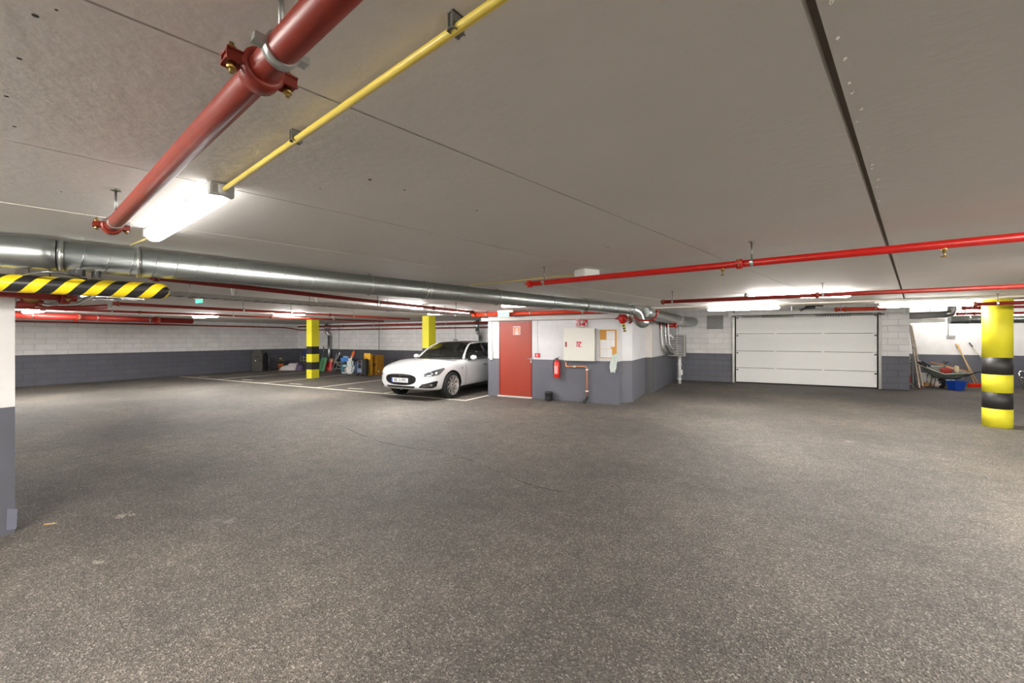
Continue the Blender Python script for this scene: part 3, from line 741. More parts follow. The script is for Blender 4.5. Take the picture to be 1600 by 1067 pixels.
# black looped cable and straps above the striped tube
pts = [atZ(px, py, EYE + .44) for px, py in ((36, 430), (50, 426.5), (75, 424.5), (98, 427), (120, 433), (135, 436))]
tag(MB().tube(pts, .008, 10).build('cable', M_steel), 'arched grey cable rising above the striped padded tube', 'cable')
for (x0, y0, x1, y1, lb) in ((111, 423, 131, 430, 'dark metal bracket just under the duct, left one'), (145.5, 423, 156, 435, 'dark slotted bracket under the duct, right one')):
    a, b_ = atZ(x0, (y0 + y1) / 2, EYE + .46), atZ(x1, (y0 + y1) / 2, EYE + .46)
    c = (a + b_) / 2; t = thing('bracket', lb, 'bracket', c)
    MB().bar((a.x, a.y, c.z), (b_.x, b_.y, c.z), .02, .045, .002).build('plate', M_dark, t)
    MB().box((c.x - .01, c.y - .01, c.z), (c.x + .01, c.y + .01, c.z + .035)).build('stem', M_steel, t)
# small ceiling sensors and emergency spots over the bays
for px, py, lb in ((365, 454, 'white ceiling bracket over the bays, left of the other'), (496, 467, 'white ceiling bracket over the bays, beside the cable tray'), (592, 476, 'small grey bracket over the bay in front of the white car'), (664, 480, 'small grey bracket right above the yellow column behind the car')):
    q = atZ(px, py, CEIL - .07); t = thing('ceiling_bracket', lb, 'bracket', (q.x, q.y, CEIL))
    MB().box((q.x - .09, q.y - .02, CEIL - .03), (q.x + .09, q.y + .02, CEIL), .004).build('plate', M_plastic, t)
    MB().bar((q.x - .05, q.y, CEIL - .02), (q.x - .02, q.y, CEIL - .13), .02, .02).bar((q.x + .05, q.y, CEIL - .02), (q.x + .02, q.y, CEIL - .13), .02, .02).build('arm', M_plastic, t)
q = atZ(311, 469, CEIL - .04)
t = thing('exit_light', 'small green lit exit marker on the ceiling over the bays', 'exit sign', (q.x, q.y, CEIL))
MB().box((q.x - .12, q.y - .02, CEIL - .03), (q.x + .12, q.y + .02, CEIL), .004).build('base', M_plastic, t)
MB().box((q.x - .1, q.y - .008, CEIL - .09), (q.x + .1, q.y + .008, CEIL - .03)).build('lit_panel', mat('exit_green', (70, 190, 140), .4, emit=.8), t)
# ================================================================== ON THE PUMP ROOM WALL
W_ = KY
a, b_ = onY(881, 512.8, W_ - .17), onY(929, 564.4, W_ - .17)
t = thing('hose_cabinet', 'white steel fire hose cabinet on the pump room wall, with a small red sticker', 'fire cabinet', ((a.x + b_.x) / 2, W_, b_.z))
M_cab = mat('cabinet_white', (214, 212, 204), .4, var=.01)
MB().box((a.x + .01, W_ - .15, b_.z + .01), (b_.x - .01, W_, a.z - .01), .004).build('cabinet_body', mat('cabinet_side', (168, 166, 158), .45), t)
dr = MB().box((a.x, W_ - .175, b_.z), (b_.x, W_ - .152, a.z), .005).build('cabinet_door', M_cab, t)
p, q = onY(883, 534, W_ - .18), onY(885.6, 542, W_ - .18)
MB().box((p.x, W_ - .182, q.z), (q.x, W_ - .172, p.z), .003).build('door_latch', mat('latch_red', (150, 50, 40), .4), dr)
def firesign(name, x0, z0, x1, z1, y, par, red=(204, 24, 34)):
    m_ = mat('sign_red_%d' % red[0], red, .4, var=.02)
    s_ = MB().box((x0, y - .003, z0), (x1, y, z1), .001).build(name, m_, par)
    w_, h_ = x1 - x0, z1 - z0; mb = MB(); yy = y - .0045
    def bx(a, b, c, d): mb.box((x0 + w_ * a, yy, z0 + h_ * b), (x0 + w_ * c, yy + .0015, z0 + h_ * d))
    for k in (0, .94): bx(0, k, 1, k + .06); bx(k, 0, k + .06, 1)
    # a hose reel and a flame
    c = Vector((x0 + w_ * .32, yy + .0008, z0 + h_ * .55))
    mb.tube([c + Vector((math.cos(j * PI / 8) * w_ * .17, 0, math.sin(j * PI / 8) * w_ * .17)) for j in range(16)], w_ * .035, 6, closed=True)
    bx(.28, .18, .36, .4); bx(.12, .14, .52, .2); bx(.55, .62, .6, .86); bx(.55, .56, .78, .62)
    mb.prism([(x0 + w_ * .68, yy, z0 + h_ * .2), (x0 + w_ * .9, yy, z0 + h_ * .2), (x0 + w_ * .92, yy, z0 + h_ * .42), (x0 + w_ * .82, yy, z0 + h_ * .68), (x0 + w_ * .78, yy, z0 + h_ * .46), (x0 + w_ * .66, yy, z0 + h_ * .4)], (0, .0015, 0))
    mb.build('sign_symbol', M_paper, s_ if par is None or par.parent is None else par)
    return s_
p, q = onY(900, 533, W_ - .18), onY(908.7, 542.7, W_ - .18)
firesign('hose_sticker', p.x, q.z, q.x, p.z, W_ - .1755, t, (196, 20, 44))
# projecting V-shaped sign above
p, q = onY(900.5, 498.2, W_ - .14), onY(914.5, 510.8, W_ - .14)
t = thing('fire_sign', 'red fire hose sign projecting from the wall above the white cabinet', 'sign', ((p.x + q.x) / 2, W_, q.z))
mid = (p.x * .62 + q.x * .38)
MB().prism([(p.x - .06, W_, q.z), (mid, W_ - .2, q.z), (q.x + .03, W_, q.z)], (0, 0, .02)).prism([(p.x - .06, W_, p.z - .02), (mid, W_ - .2, p.z - .02), (q.x + .03, W_, p.z - .02)], (0, 0, .02)).build('sign_bracket', M_plastic, t)
def panel(p0, p1, z0, z1, par):
    p0, p1 = Vector(p0), Vector(p1); d = (p1 - p0); n_ = Vector((d.y, -d.x, 0)).normalized()
    f = MB().prism([(*p0.xy, z0), (*p1.xy, z0), (*p1.xy, z1), (*p0.xy, z1)], n_ * -.004).build('sign_panel', mat('sign_red_204', (204, 24, 34), .4, var=.02), par)
    mb = MB(); h_ = z1 - z0
    def q4(a, b, c, e): 
        P0 = p0 + d * a + n_ * .0005; P1 = p0 + d * c + n_ * .0005
        mb.prism([(*P0.xy, z0 + h_ * b), (*P1.xy, z0 + h_ * b), (*P1.xy, z0 + h_ * e), (*P0.xy, z0 + h_ * e)], n_ * .0015)
    for r_ in ((0, 0, 1, .06), (0, .94, 1, 1), (0, 0, .06, 1), (.94, 0, 1, 1), (.14, .45, .46, .84), (.22, .16, .3, .45), (.12, .12, .5, .18), (.56, .55, .8, .62), (.56, .62, .62, .84), (.68, .16, .88, .4), (.74, .4, .84, .5)): q4(*r_)
    mb.build('sign_symbol', M_paper, f)
panel((p.x - .06, W_ - .01, 0), (mid - .005, W_ - .203, 0), q.z + .012, p.z - .012, t)
panel((mid + .005, W_ - .203, 0), (q.x + .03, W_ - .01, 0), q.z + .012, p.z - .012, t)
# notice board
p, q = onY(937.5, 515.3, W_ - .02), onY(963, 559.5, W_ - .02)
t = thing('notice_board', 'cork notice board with white papers near the corner of the pump room', 'notice board', ((p.x + q.x) / 2, W_, q.z))
MB().box((p.x, W_ - .012, q.z), (q.x, W_, p.z)).build('cork_panel', M_cork, t)
mb = MB()
for a_, b2_ in (((p.x - .008, q.z - .008), (q.x + .008, q.z)), ((p.x - .008, p.z), (q.x + .008, p.z + .008)), ((p.x - .008, q.z), (p.x, p.z)), ((q.x, q.z), (q.x + .008, p.z))):
    mb.box((a_[0], W_ - .018, a_[1]), (b2_[0], W_, b2_[1]))
mb.build('board_frame', M_wood, t)
bw, bh = q.x - p.x, p.z - q.z
M_ink = mat('grey_print', (176, 178, 184), .7)
def sheet(u0, v0, u1, v1, lines=7, cols=1):
    s_ = MB().box((p.x + bw * u0, W_ - .0145, q.z + bh * v0), (p.x + bw * u1, W_ - .0125, q.z + bh * v1)).build('paper_sheet', M_paper, t)
    mb = MB()
    for c in range(cols):
        x0 = p.x + bw * (u0 + (u1 - u0) * (c + .12) / cols); x1 = p.x + bw * (u0 + (u1 - u0) * (c + .85) / cols)
        for k in range(lines):
            z = q.z + bh * (v1 - (v1 - v0) * (k + 1) / (lines + 1)); mb.box((x0, W_ - .0152, z - .002), (x0 + (x1 - x0) * random.uniform(.6, 1), W_ - .0145, z + .002))
    mb.build('printed_lines', M_ink, s_)
sheet(.40, .66, .62, .96, 8); sheet(.63, .66, .90, .96, 8); sheet(.01, .33, .36, .64, 7, 2); sheet(.37, .33, .66, .65, 9, 2); sheet(.67, .40, .90, .65, 4)
sheet(.01, .02, .40, .32, 8, 3); sheet(.41, .02, .74, .32, 8, 2)
q = onY(959, 556, W_ - .05)
t = thing('cloth', 'pale cloth hanging from a hook below the notice board', 'cloth', (q.x, W_, q.z - .3))
rows = []
for i in range(9):
    z = q.z + .02 - i * .052; w_ = .03 + .045 * min(1, i / 3) - (.02 if i > 6 else 0); c = q.x - .004 * i * (1 if i > 3 else 0)
    rows.append([(c + (k / 8 - .5) * 2 * w_, W_ - .03 - .012 * math.sin(k * 2.2 + i * .3), z + .01 * math.cos(k * 1.3)) for k in range(9)])
o = MB().grid(rows).build('cloth_body', mat('pale_cloth', (206, 216, 210), .9, var=.05, bump=.3), t)
o.modifiers.new('thickness', 'SOLIDIFY').thickness = .006
rows = [[(q.x + .05 + (k / 4 - .5) * .07, W_ - .02 - .008 * math.sin(k * 2), q.z + .05 - i * .045) for k in range(5)] for i in range(5)]
o = MB().grid(rows).build('cloth_fold', MATS['pale_cloth'], t); o.modifiers.new('thickness', 'SOLIDIFY').thickness = .006
MB().cyl((q.x, W_, q.z + .02), (q.x, W_ - .05, q.z + .03), .004, 8).build('hook', M_zinc, t)
# extinguisher
q = onY(870.5, 590, W_ - .09); zt_ = onY(870.5, 563, W_ - .09).z; H_ = zt_ - q.z
t = thing('fire_extinguisher', 'red fire extinguisher with a black hose hanging on the pump room wall', 'fire extinguisher', (q.x, W_, q.z))
R_ = .078
MB().lathe([(R_ * .9, 0), (R_, .015), (R_, H_ - .07), (R_ * .85, H_ - .03), (R_ * .4, H_), (R_ * .3, H_ + .01)], (q.x, W_ - .1, q.z), 32).build('cylinder_body', mat('extinguisher_red', (214, 34, 22), .25, coat=.5), t)
MB().lathe([(.018, 0), (.018, .03), (.03, .035), (.03, .05)], (q.x, W_ - .1, zt_ + .005), 14).build('valve', M_black, t)
MB().bar((q.x - .02, W_ - .1, zt_ + .055), (q.x + .075, W_ - .1, zt_ + .085), .018, .01, .002).bar((q.x - .01, W_ - .1, zt_ + .035), (q.x + .06, W_ - .1, zt_ + .03), .016, .008, .002).build('lever', M_black, t)
pts = [(q.x - .02, W_ - .1, zt_ + .04), (q.x - .07, W_ - .1, zt_ + .02), (q.x - .1, W_ - .09, zt_ - .08), (q.x - .1, W_ - .1, zt_ - .22), (q.x - .085, W_ - .12, zt_ - .34)]
MB().tube(pts, .011, 10).build('hose', M_rubber, t)
mb = MB(); rows = []
for z in (q.z + H_ * .22, q.z + H_ * .72): rows.append([(q.x + math.sin(k) * (R_ + .001), W_ - .1 - math.cos(k) * (R_ + .001), z) for k in [(-.75 + 1.5 * j / 8) for j in range(9)]])
lb_ = mb.grid(rows).build('label_panel', mat('label_pale_red', (236, 120, 110), .5), t)
mb = MB()
for j in range(9):
    z = q.z + H_ * (.27 + .048 * j); L2 = random.uniform(.3, .6)
    mb.grid([[(q.x + math.sin(k) * (R_ + .0016), W_ - .1 - math.cos(k) * (R_ + .0016), zz) for k in [(-.6 + (L2 + .5) * jj / 5) for jj in range(6)]] for zz in (z, z + .008)])
mb.build('label_print', M_paper, lb_)
MB().box((q.x - .02, W_ - .03, zt_ - .12), (q.x + .02, W_, zt_ + .02)).build('wall_bracket', M_steel, t)
# insulated copper pipe
P_ = lambda x, y: onY(x, y, W_ - .06)
pts = [P_(884, 565), P_(884.3, 571), P_(886, 572.8), P_(900, 572.6), P_(913, 572.8), P_(916.5, 574), P_(917.2, 577.5), P_(917.2, 600), P_(917.2, 619)]
t = thing('copper_pipe', 'copper water pipe stepping down the wall from the white cabinet to the floor', 'pipe', pts[3])
MB().tube(pts[:7], .017, 14).build('pipe_run', mat('bright_copper', (236, 160, 112), .3, .7), t)
MB().tube(pts[6:], .02, 14).build('pipe_sleeve', mat('copper_sleeve', (178, 112, 82), .45, .2), t)
for px, py in ((898, 572.7), (917.2, 577.5), (917.2, 611)):
    q = P_(px, py); MB().box((q.x - .03, W_ - .085, q.z - .016), (q.x + .03, W_, q.z + .016), .004).build('pipe_clip', M_plastic, t)
q = P_(916, 624); q.z = .07
MB().tube([P_(917.2, 618.5), (q.x + .02, W_ - .06, .12), (q.x - .01, W_ - .08, .05)], .028, 12).cyl((q.x - .03, W_ - .09, .0), (q.x - .03, W_ - .09, .06), .04).build('floor_valve', M_dark, t)
# black bin
q = onY(857.3, 628, W_ - .14)
t = thing('bin', 'small round black bin on the floor by the pump room wall', 'bin', (q.x, W_ - .14, 0))
MB().lathe([(.075, 0), (.095, .02), (.098, .06), (.09, .07), (.094, .15), (.10, .155), (.098, .22), (.088, .22), (.086, .03)], (q.x, W_ - .14, 0), 28).build('bin_body', M_rubber, t)
MB().lathe([(.086, .19), (.104, .195), (.104, .215), (.09, .225)], (q.x, W_ - .14, 0), 28).build('bin_rim', mat('bin_rim', (58, 60, 58), .5), t)
# switches and their conduits
a, b_ = onY(765.2, 547, W_ - .05), onY(769.2, 562, W_ - .05)
t = thing('switch_box', 'narrow white switch box on the wall left of the red door', 'switch', ((a.x + b_.x) / 2, W_, b_.z))
MB().box((a.x, W_ - .05, b_.z), (b_.x, W_, a.z), .006).build('box_body', M_plastic, t); MB().box((a.x + .015, W_ - .056, b_.z + .05), (b_.x - .015, W_ - .05, b_.z + .12), .002).build('rocker', M_paper, t)
MB().cyl(((a.x + b_.x) / 2, W_ - .015, a.z), ((a.x + b_.x) / 2, W_ - .015, 2.03), .01, 8).build('conduit_run', M_plastic, t)
a, b_ = onY(835.5, 552, W_ - .05), onY(842.5, 558.3, W_ - .05)
t = thing('alarm_button', 'small red alarm button with a white symbol, right of the red door', 'alarm button', ((a.x + b_.x) / 2, W_, b_.z))
MB().box((a.x, W_ - .045, b_.z), (b_.x, W_, a.z), .006).build('button_case', mat('sign_red_204', (204, 24, 34)), t)
c = Vector(((a.x + b_.x) / 2, W_ - .047, (a.z + b_.z) / 2)); MB().box((c.x - .03, W_ - .049, c.z - .009), (c.x + .03, W_ - .045, c.z + .009)).box((c.x - .009, W_ - .049, c.z - .03), (c.x + .009, W_ - .045, c.z + .03)).build('symbol', M_paper, t)
MB().cyl((c.x - .005, W_ - .012, a.z), (c.x - .005, W_ - .012, 2.03), .006, 8).build('cable', M_plastic, t)
# exit sign
a, b_ = onY(778, 489.3, W_ - .42), onY(795.5, 494.8, W_ - .42)
t = thing('exit_sign', 'green emergency exit sign hanging above the red door', 'exit sign', ((a.x + b_.x) / 2, W_ - .42, b_.z))
hx = (b_.x - a.x) / 2; cx = (a.x + b_.x) / 2; z0 = b_.z; z1 = a.z
MB().box((cx - hx, W_ - .425, z0), (cx + hx, W_ - .415, z1 + .01)).build('sign_panel', mat('sign_green', (70, 186, 150), .3, emit=.12), t)
mb = MB(); yy = W_ - .427
mb.box((cx + hx * .25, yy, z0 + .03), (cx + hx * .32, yy + .002, z1 - .02)).box((cx + hx * .25, yy, z1 - .03), (cx + hx * .6, yy + .002, z1 - .02)).box((cx + hx * .55, yy, z0 + .03), (cx + hx * .62, yy + .002, z1 - .02))
mb.ball((cx - hx * .3, yy + .001, z1 - .035), .012, 1, (1, .2, 1)).bar((cx - hx * .32, yy + .001, z1 - .045), (cx - hx * .4, yy + .001, z0 + .05), .002, .016).bar((cx - hx * .4, yy + .001, z0 + .05), (cx - hx * .15, yy + .001, z0 + .03), .002, .012).bar((cx - hx * .4, yy + .001, z0 + .05), (cx - hx * .6, yy + .001, z0 + .03), .002, .012)
mb.build('running_figure', M_paper, t)
MB().box((cx - hx * 1.0, W_ - .45, z1 + .01), (cx + hx * 1.7, W_ - .39, z1 + .09), .006).build('light_case', M_plastic, t)
for s_ in (-.8, .9): MB().cyl((cx + hx * s_, W_ - .42, z1 + .08), (cx + hx * s_, W_ - .42, CEIL), .004, 6).build('hanger', M_steel, t)

# ================================================================== FAN HEATER CORNER
a, b_ = onY(1056.5, 523, 14.6), onY(1070.5, 557, 14.6)
hx0, hx1, hz0, hz1 = a.x - .05, b_.x + .0, b_.z, a.z
t = thing('fan_heater', 'grey box fan heater with white louvre blades beside the garage door', 'heater', ((hx0 + hx1) / 2, 14.8, hz0))
M_hs = mat('heater_grey', (150, 148, 142), .45, .2)
hx0 = hx1 - .62
MB().box((hx0, 14.62, hz0), (hx1, 15.05, hz1), .012).build('heater_case', M_hs, t)
fx0 = hx0 + .06
MB().box((fx0 + .03, 14.607, hz0 + .05), (hx1 - .05, 14.622, hz1 - .05)).build('louvre_opening', M_black, t)
for k in range(10):
    z = hz0 + .09 + (hz1 - hz0 - .18) * k / 9
    MB().obox(((fx0 + hx1 - .02) / 2, 14.595, z), (1, 0, 0), (0, .8, .6), (0, -.6, .8), hx1 - fx0 - .1, .035, .006).build('louvre_blade', M_plastic, t)
MB().box(((fx0 + hx1) / 2 - .0, 14.58, hz0 + .02), ((fx0 + hx1) / 2 + .05, 14.60, hz1 - .02)).build('louvre_post', M_hs, t)
for z in (hz0 + .1, hz1 - .12): MB().box((-1.72, 14.75, z), (hx0 + .02, 14.8, z + .04)).build('wall_bracket', M_zinc, t)
# pipes and cables looping down to it
cols = [M_plastic, M_grey, M_zinc, M_black, M_plastic]
for i, (x0, dx, dz) in enumerate(((1033, 4, 0), (1036, 8, 4), (1039, 7, 2), (1037, 9, 7), (1044, 5, -6))):
    pts = [onY(x0, 505, 13.2), onY(x0 + .5, 520, 13.2), onY(x0 + 2, 538, 13.2), onY(x0 + dx, 547 + dz, 13.25), onY(x0 + dx + 5, 552 + dz, 13.8), onY(1052, 550 + dz * .4, 14.55)]
    ob = MB().tube(arc(pts[0], pts[1], pts[2], 5) + arc(pts[2], pts[3], pts[5], 8)[1:], .018 if i != 3 else .012, 8).build('heater_hose', cols[i])
    tag(ob, ['leftmost white hose looping down to the fan heater', 'grey hose looping beside the leftmost white one to the fan heater', 'shiny metal hose in the bundle left of the fan heater', 'black cable lowest in the bundle of hoses by the fan heater', 'short white hose nearest the fan heater'][i], 'hose', 'hoses beside the fan heater')
q = onY(1047, 524, 14.2); 
t = thing('pipe_valve', 'small white and brass pipe fittings beside the top of the fan heater', 'valve', q)
MB().ball(q, .05, 2).ball(q + Vector((.08, 0, -.06)), .04, 2).cyl(q + Vector((-.1, 0, .1)), q + Vector((.1, 0, -.08)), .02).build('fitting', M_plastic, t)
MB().cyl(q + Vector((-.02, -.02, .03)), q + Vector((-.02, -.02, .12)), .012).build('valve_stem', M_brass, t)
a, b_ = onY(1031, 506, 13.3), onY(1056, 511, 13.3)
t = thing('red_header_pipe', 'short brick red header pipe with flanges under the fat duct', 'pipe', (a + b_) / 2)
a.z = b_.z = (a.z + b_.z) / 2 - .0
MB().cyl(a, b_, .06, 20).build('pipe_run', M_redd, t)
MB().cyl(a - Vector((.02, .03, 0)), a + Vector((.03, 0, 0)), .10, 24).cyl(b_ - Vector((.03, 0, 0)), b_ + Vector((.02, 0, 0)), .09, 24).build('flange', M_red, t)
MB().cyl((a.x + .1, a.y, a.z), (a.x + .1, a.y, 2.05), .012, 8).cyl((b_.x - .08, b_.y, b_.z), (b_.x - .08, b_.y, 2.05), .012, 8).build('hanger_rod', M_steel, t)
x = onY(1061.5, 580, 15.1).x
t = thing('drain_pipe', 'white drain pipe running down to the floor under the fan heater', 'pipe', (x, 15.2, 0))
MB().tube([(x, 15.2, 0), (x, 15.2, 1.96)], .052, 20).build('pipe_run', M_plastic, t)
MB().lathe([(.062, 0), (.066, .01), (.066, .07), (.062, .08)], (x, 15.2, .62), 20).lathe([(.062, 0), (.066, .01), (.066, .07), (.062, .08)], (x, 15.2, .12), 20).build('pipe_socket', M_paper, t)
MB().box((x + .03, 15.12, .3), (x + .1, 15.2, .48), .01).build('inspection_cap', M_plastic, t)
a, b_ = onY(1104.5, 493, YG - .02), onY(1130, 513.8, YG - .02)
t = thing('wall_vent', 'square grey ventilation panel high on the wall left of the garage door', 'vent', ((a.x + b_.x) / 2, YG, b_.z))
MB().box((a.x, YG - .03, b_.z), (b_.x, YG, a.z), .004).build('vent_frame', mat('vent_grey', (150, 148, 148), .5), t)
for k in range(9):
    z = b_.z + .03 + (a.z - b_.z - .06) * k / 8; MB().obox(((a.x + b_.x) / 2, YG - .034, z), (1, 0, 0), (0, .8, .6), (0, -.6, .8), b_.x - a.x - .04, .03, .004).build('vent_slat', MATS['vent_grey'], t)
q = onY(1266, 479.5, YG - .8)
t = thing('door_motor', 'black cables and motor of the garage door under the ceiling', 'motor', q)
MB().box((q.x - .12, q.y - .08, q.z - .07), (q.x + .12, q.y + .08, HIGH), .01).build('motor_body', M_dark, t)
MB().tube([q + Vector((-.25, 0, -.12)), q + Vector((-.1, -.1, -.02)), q + Vector((.1, -.1, .03)), q + Vector((.32, 0, .02))], .018, 8).tube([q + Vector((-.28, .03, -.08)), q + Vector((0, -.1, .05)), q + Vector((.3, .05, .06))], .012, 8).build('cable', M_rubber, t)

# ================================================================== DOWNPIPES ON THE BACK WALL
def downpipe(label, px, y=YF - .14):
    q0 = onY(px, 517, y - .1); q1 = onY(px + 4.6, 524, y)
    t = thing('downpipe', label, 'downpipe', (q1.x, y, 0))
    MB().tube([(q0.x, y - .1, CEIL), (q0.x, y - .1, q0.z)], .08, 20).build('upper_pipe', M_duct, t)
    MB().tube([(q0.x, y - .1, q0.z + .02), (q0.x + .01, y - .09, q0.z - .04), (q1.x - .01, y - .01, q1.z + .02), (q1.x, y, q1.z - .06)], .083, 20).build('offset_bend', M_zinc, t)
    MB().tube([(q1.x, y, q1.z - .04), (q1.x, y, 0)], .08, 20).build('lower_pipe', M_duct, t)
    MB().tube([(q1.x, y, 1.0), (q1.x, y, 1.03)], .09, 20).box((q1.x - .01, y, 1.0), (q1.x + .01, YF, 1.03)).build('pipe_strap', M_steel, t)
downpipe('silver downpipe on the back wall beside the red case', 510)
downpipe('silver downpipe on the back wall behind the white car', 746)
for px, lb in ((530, 'thin grey conduit down the back wall between the two square columns'), (592.5, 'thin grey conduit down the back wall above the big cardboard box')):
    x = onY(px, 540, YF).x; tag(MB().cyl((x, YF - .012, .9 if px > 560 else .7), (x, YF - .012, CEIL), .012, 8).build('conduit', M_grey), lb, 'conduit')
q = onY(711.5, 531, YF - .03)
t = thing('wall_switch', 'small switch with its cable on the back wall above the car roof', 'switch', (q.x, YF, q.z))
MB().box((q.x - .09, YF - .05, q.z - .04), (q.x + .09, YF, q.z + .03), .006).build('switch_case', M_grey, t); MB().cyl((q.x, YF - .012, q.z), (q.x, YF - .012, CEIL), .01, 8).build('cable', M_grey, t)
q = onY(1486, 526, YR - .03)
t = thing('wall_switch', 'small grey switch with its cable on the far wall above the wheelbarrow', 'switch', (q.x, YR, q.z))
MB().box((q.x - .1, YR - .05, q.z - .04), (q.x + .1, YR, q.z + .04), .006).build('switch_case', M_grey, t); MB().cyl((q.x - .06, YR - .012, q.z), (q.x - .06, YR - .012, HIGH), .01, 8).build('cable', M_grey, t)
# ducts in the storage corner
a, b_ = onY(1421, 503.5, 17.6), onY(1477, 497, 17.6)
t = thing('square_duct', 'pale rectangular duct high in the storage corner', 'duct', (a.x, 17.6, a.z))
MB().box((5.0, 17.6, a.z), (b_.x, 18.1, b_.z), .006).build('duct_run', M_plastic, t)
for x in (5.6, 6.4): MB().box((x, 17.59, a.z - .01), (x + .03, 18.1, b_.z + .01)).cyl((x, 17.85, b_.z), (x, 17.85, HIGH), .006, 8).build('joint_flange', M_zinc, t)
c = onY(1500, 499, 17.4)
t = thing('round_duct', 'silver duct running right behind the round column in the storage corner', 'duct', (c.x + 1.5, 17.4, c.z))
MB().tube([(b_.x + .02, 17.4, c.z), (XR, 17.4, c.z)], .13, 28).build('duct_run', M_duct, t)
for x in (b_.x + .4, b_.x + .85, b_.x + 1.7): MB().tube([(x, 17.4, c.z), (x + .05, 17.4, c.z)], .14, 28).build('joint_band', M_zinc, t)
for x in (b_.x + .3, b_.x + 2.2): MB().cyl((x, 17.4, c.z), (x, 17.4, HIGH), .006, 8).build('hanger_rod', M_steel, t)
c = onY(1440, 493, 16.9)
t = thing('round_duct', 'dull grey duct with a bend, topmost in the storage corner', 'duct', (c.x, 16.9, c.z))
e_ = onY(1476, 491, 16.9)
MB().tube([(5.0, 16.9, c.z), (e_.x, 16.9, c.z + .02)], .10, 24).build('duct_run', M_grey, t)
MB().tube([(e_.x - .02, 16.9, c.z + .02), (e_.x + .12, 16.9, c.z + .05), (e_.x + .16, 16.9, c.z + .18), (e_.x + .16, 16.9, HIGH)], .105, 24).build('duct_elbow', M_zinc, t)
MB().cyl((5.6, 16.9, c.z), (5.6, 16.9, HIGH), .006, 8).build('hanger_rod', M_steel, t)
# ================================================================== THE WHITE CAR
CX, CY = -7.19, 7.84
def cp(x, s, z): return Vector((CX + x, CY + s, z))
M_car = mat('car_white', (214, 215, 217), .22, var=.004, coat=1)
M_cblk = mat('gloss_black', (18, 18, 20), .12, coat=1)
M_trimk = mat('matt_black_trim', (30, 30, 31), .6)
M_chrome = mat('chrome', (225, 225, 225), .1, 1, var=.01)
M_well = mat('wheel_well_black', (14, 14, 14), .9)
car = thing('car', 'white electric saloon car with black glass roof parked nose out beside the pump room', 'car', cp(0, 2.45, 0))
#        s    hw    zb   z3   zm   zs   zt
ST_ = [(-.00, .50, .27, .36, .47, .59, .635),
       (.04, .66, .22, .36, .53, .645, .69),
       (.14, .785, .19, .37, .565, .705, .76),
       (.32, .87, .175, .39, .61, .77, .83),
       (.58, .925, .17, .41, .65, .83, .895),
       (.93, .955, .17, .43, .68, .895, .975),
       (1.28, .958, .17, .43, .69, .87, .945),
       (1.62, .955, .18, .43, .70, .91, .98),
       (2.2, .955, .18, .43, .71, .915, .95),
       (3.0, .96, .18, .43, .72, .945, .96),
       (3.6, .967, .18, .43, .74, .975, .99),
       (4.1, .96, .19, .44, .75, .995, 1.03),
       (4.55, .915, .22, .46, .75, .99, 1.06),
       (4.82, .84, .27, .48, .74, .95, 1.02),
       (4.95, .70, .36, .50, .68, .84, .88)]
def ring(r):
    s, hw, *zz = r; zb, z3, zm, zs, zt = [z + .045 + .035 * max(0, 1 - s / 1.2) for z in zz]
    half = [(0, zb), (.5 * hw, zb), (.86 * hw, zb), (.975 * hw, zb + .06), (1.0 * hw, z3), (.995 * hw, zm), (.945 * hw, zs), (.80 * hw, zs + (zt - zs) * .62), (.45 * hw, zs + (zt - zs) * .92), (0, zt)]
    return [cp(x, s, z) for x, z in half] + [cp(-x, s, z) for x, z in half[-2:0:-1]]
bm = bmesh.new(); R = []
for r in ST_: R.append([bm.verts.new(p) for p in ring(r)])
n_ = len(R[0])
for A, B in zip(R, R[1:]):
    for k in range(n_):
        f = bm.faces.new((A[k], A[(k + 1) % n_], B[(k + 1) % n_], B[k])); f.smooth = True
for Q in (R[0], R[-1]):
    h_ = n_ // 2
    for k in range(h_):
        a_, b2_, c_, d_ = Q[k], Q[k + 1], Q[(n_ - k - 1) % n_], Q[(n_ - k) % n_]
        vs = []
        for v in (a_, b2_, c_, d_):
            if v not in vs: vs.append(v)
        if len(vs) > 2: f = bm.faces.new(vs); f.smooth = True
b = MB(); b.bm.free(); b.bm = bm
tmp = b.build('tmp_body', M_car, car)
sm = tmp.modifiers.new('s', 'SUBSURF'); sm.levels = 3; sm.render_levels = 3
WHS = [(.93, 1), (.93, -1), (3.89, 1), (3.89, -1)]
cb = MB()
for s_, sd in WHS: cb.cyl(cp(sd * .66, s_, .35), cp(sd * 1.1, s_, .35), .385, 48)
cut = cb.build('tmp_cut', M_well, car)
bo = tmp.modifiers.new('b', 'BOOLEAN'); bo.operation = 'DIFFERENCE'; bo.object = cut; bo.solver = 'EXACT'
bpy.context.view_layer.update()
dg = bpy.context.evaluated_depsgraph_get()
me = bpy.data.meshes.new_from_object(tmp.evaluated_get(dg))
bpy.data.objects.remove(tmp); bpy.data.objects.remove(cut)
me.materials.clear(); me.materials.append(M_car); me.materials.append(M_well); me.materials.append(M_trimk)
off = car.location
for p in me.polygons:
    c = p.center + off
    well = False
    for s_, sd in WHS:
        dx = c.x - cp(0, 0, 0).x; ds = math.hypot(c.y - (CY + s_), c.z - .35)
        if dx * sd > .60 and ds < .386 and (abs(p.normal.x) > .97 and abs(dx) < .70 or (ds > .37 and abs(p.normal.x) < .08)): well = True
    p.use_smooth = not well
    p.material_index = 1 if well else (2 if c.z < .265 else 0)
body = bpy.data.objects.new('car_body', me); COL.objects.link(body); body.parent = car
bpy.context.view_layer.update()
vs = [v.co + off for v in me.vertices]
BV = BVHTree.FromPolygons(vs, [tuple(p.vertices) for p in me.polygons])
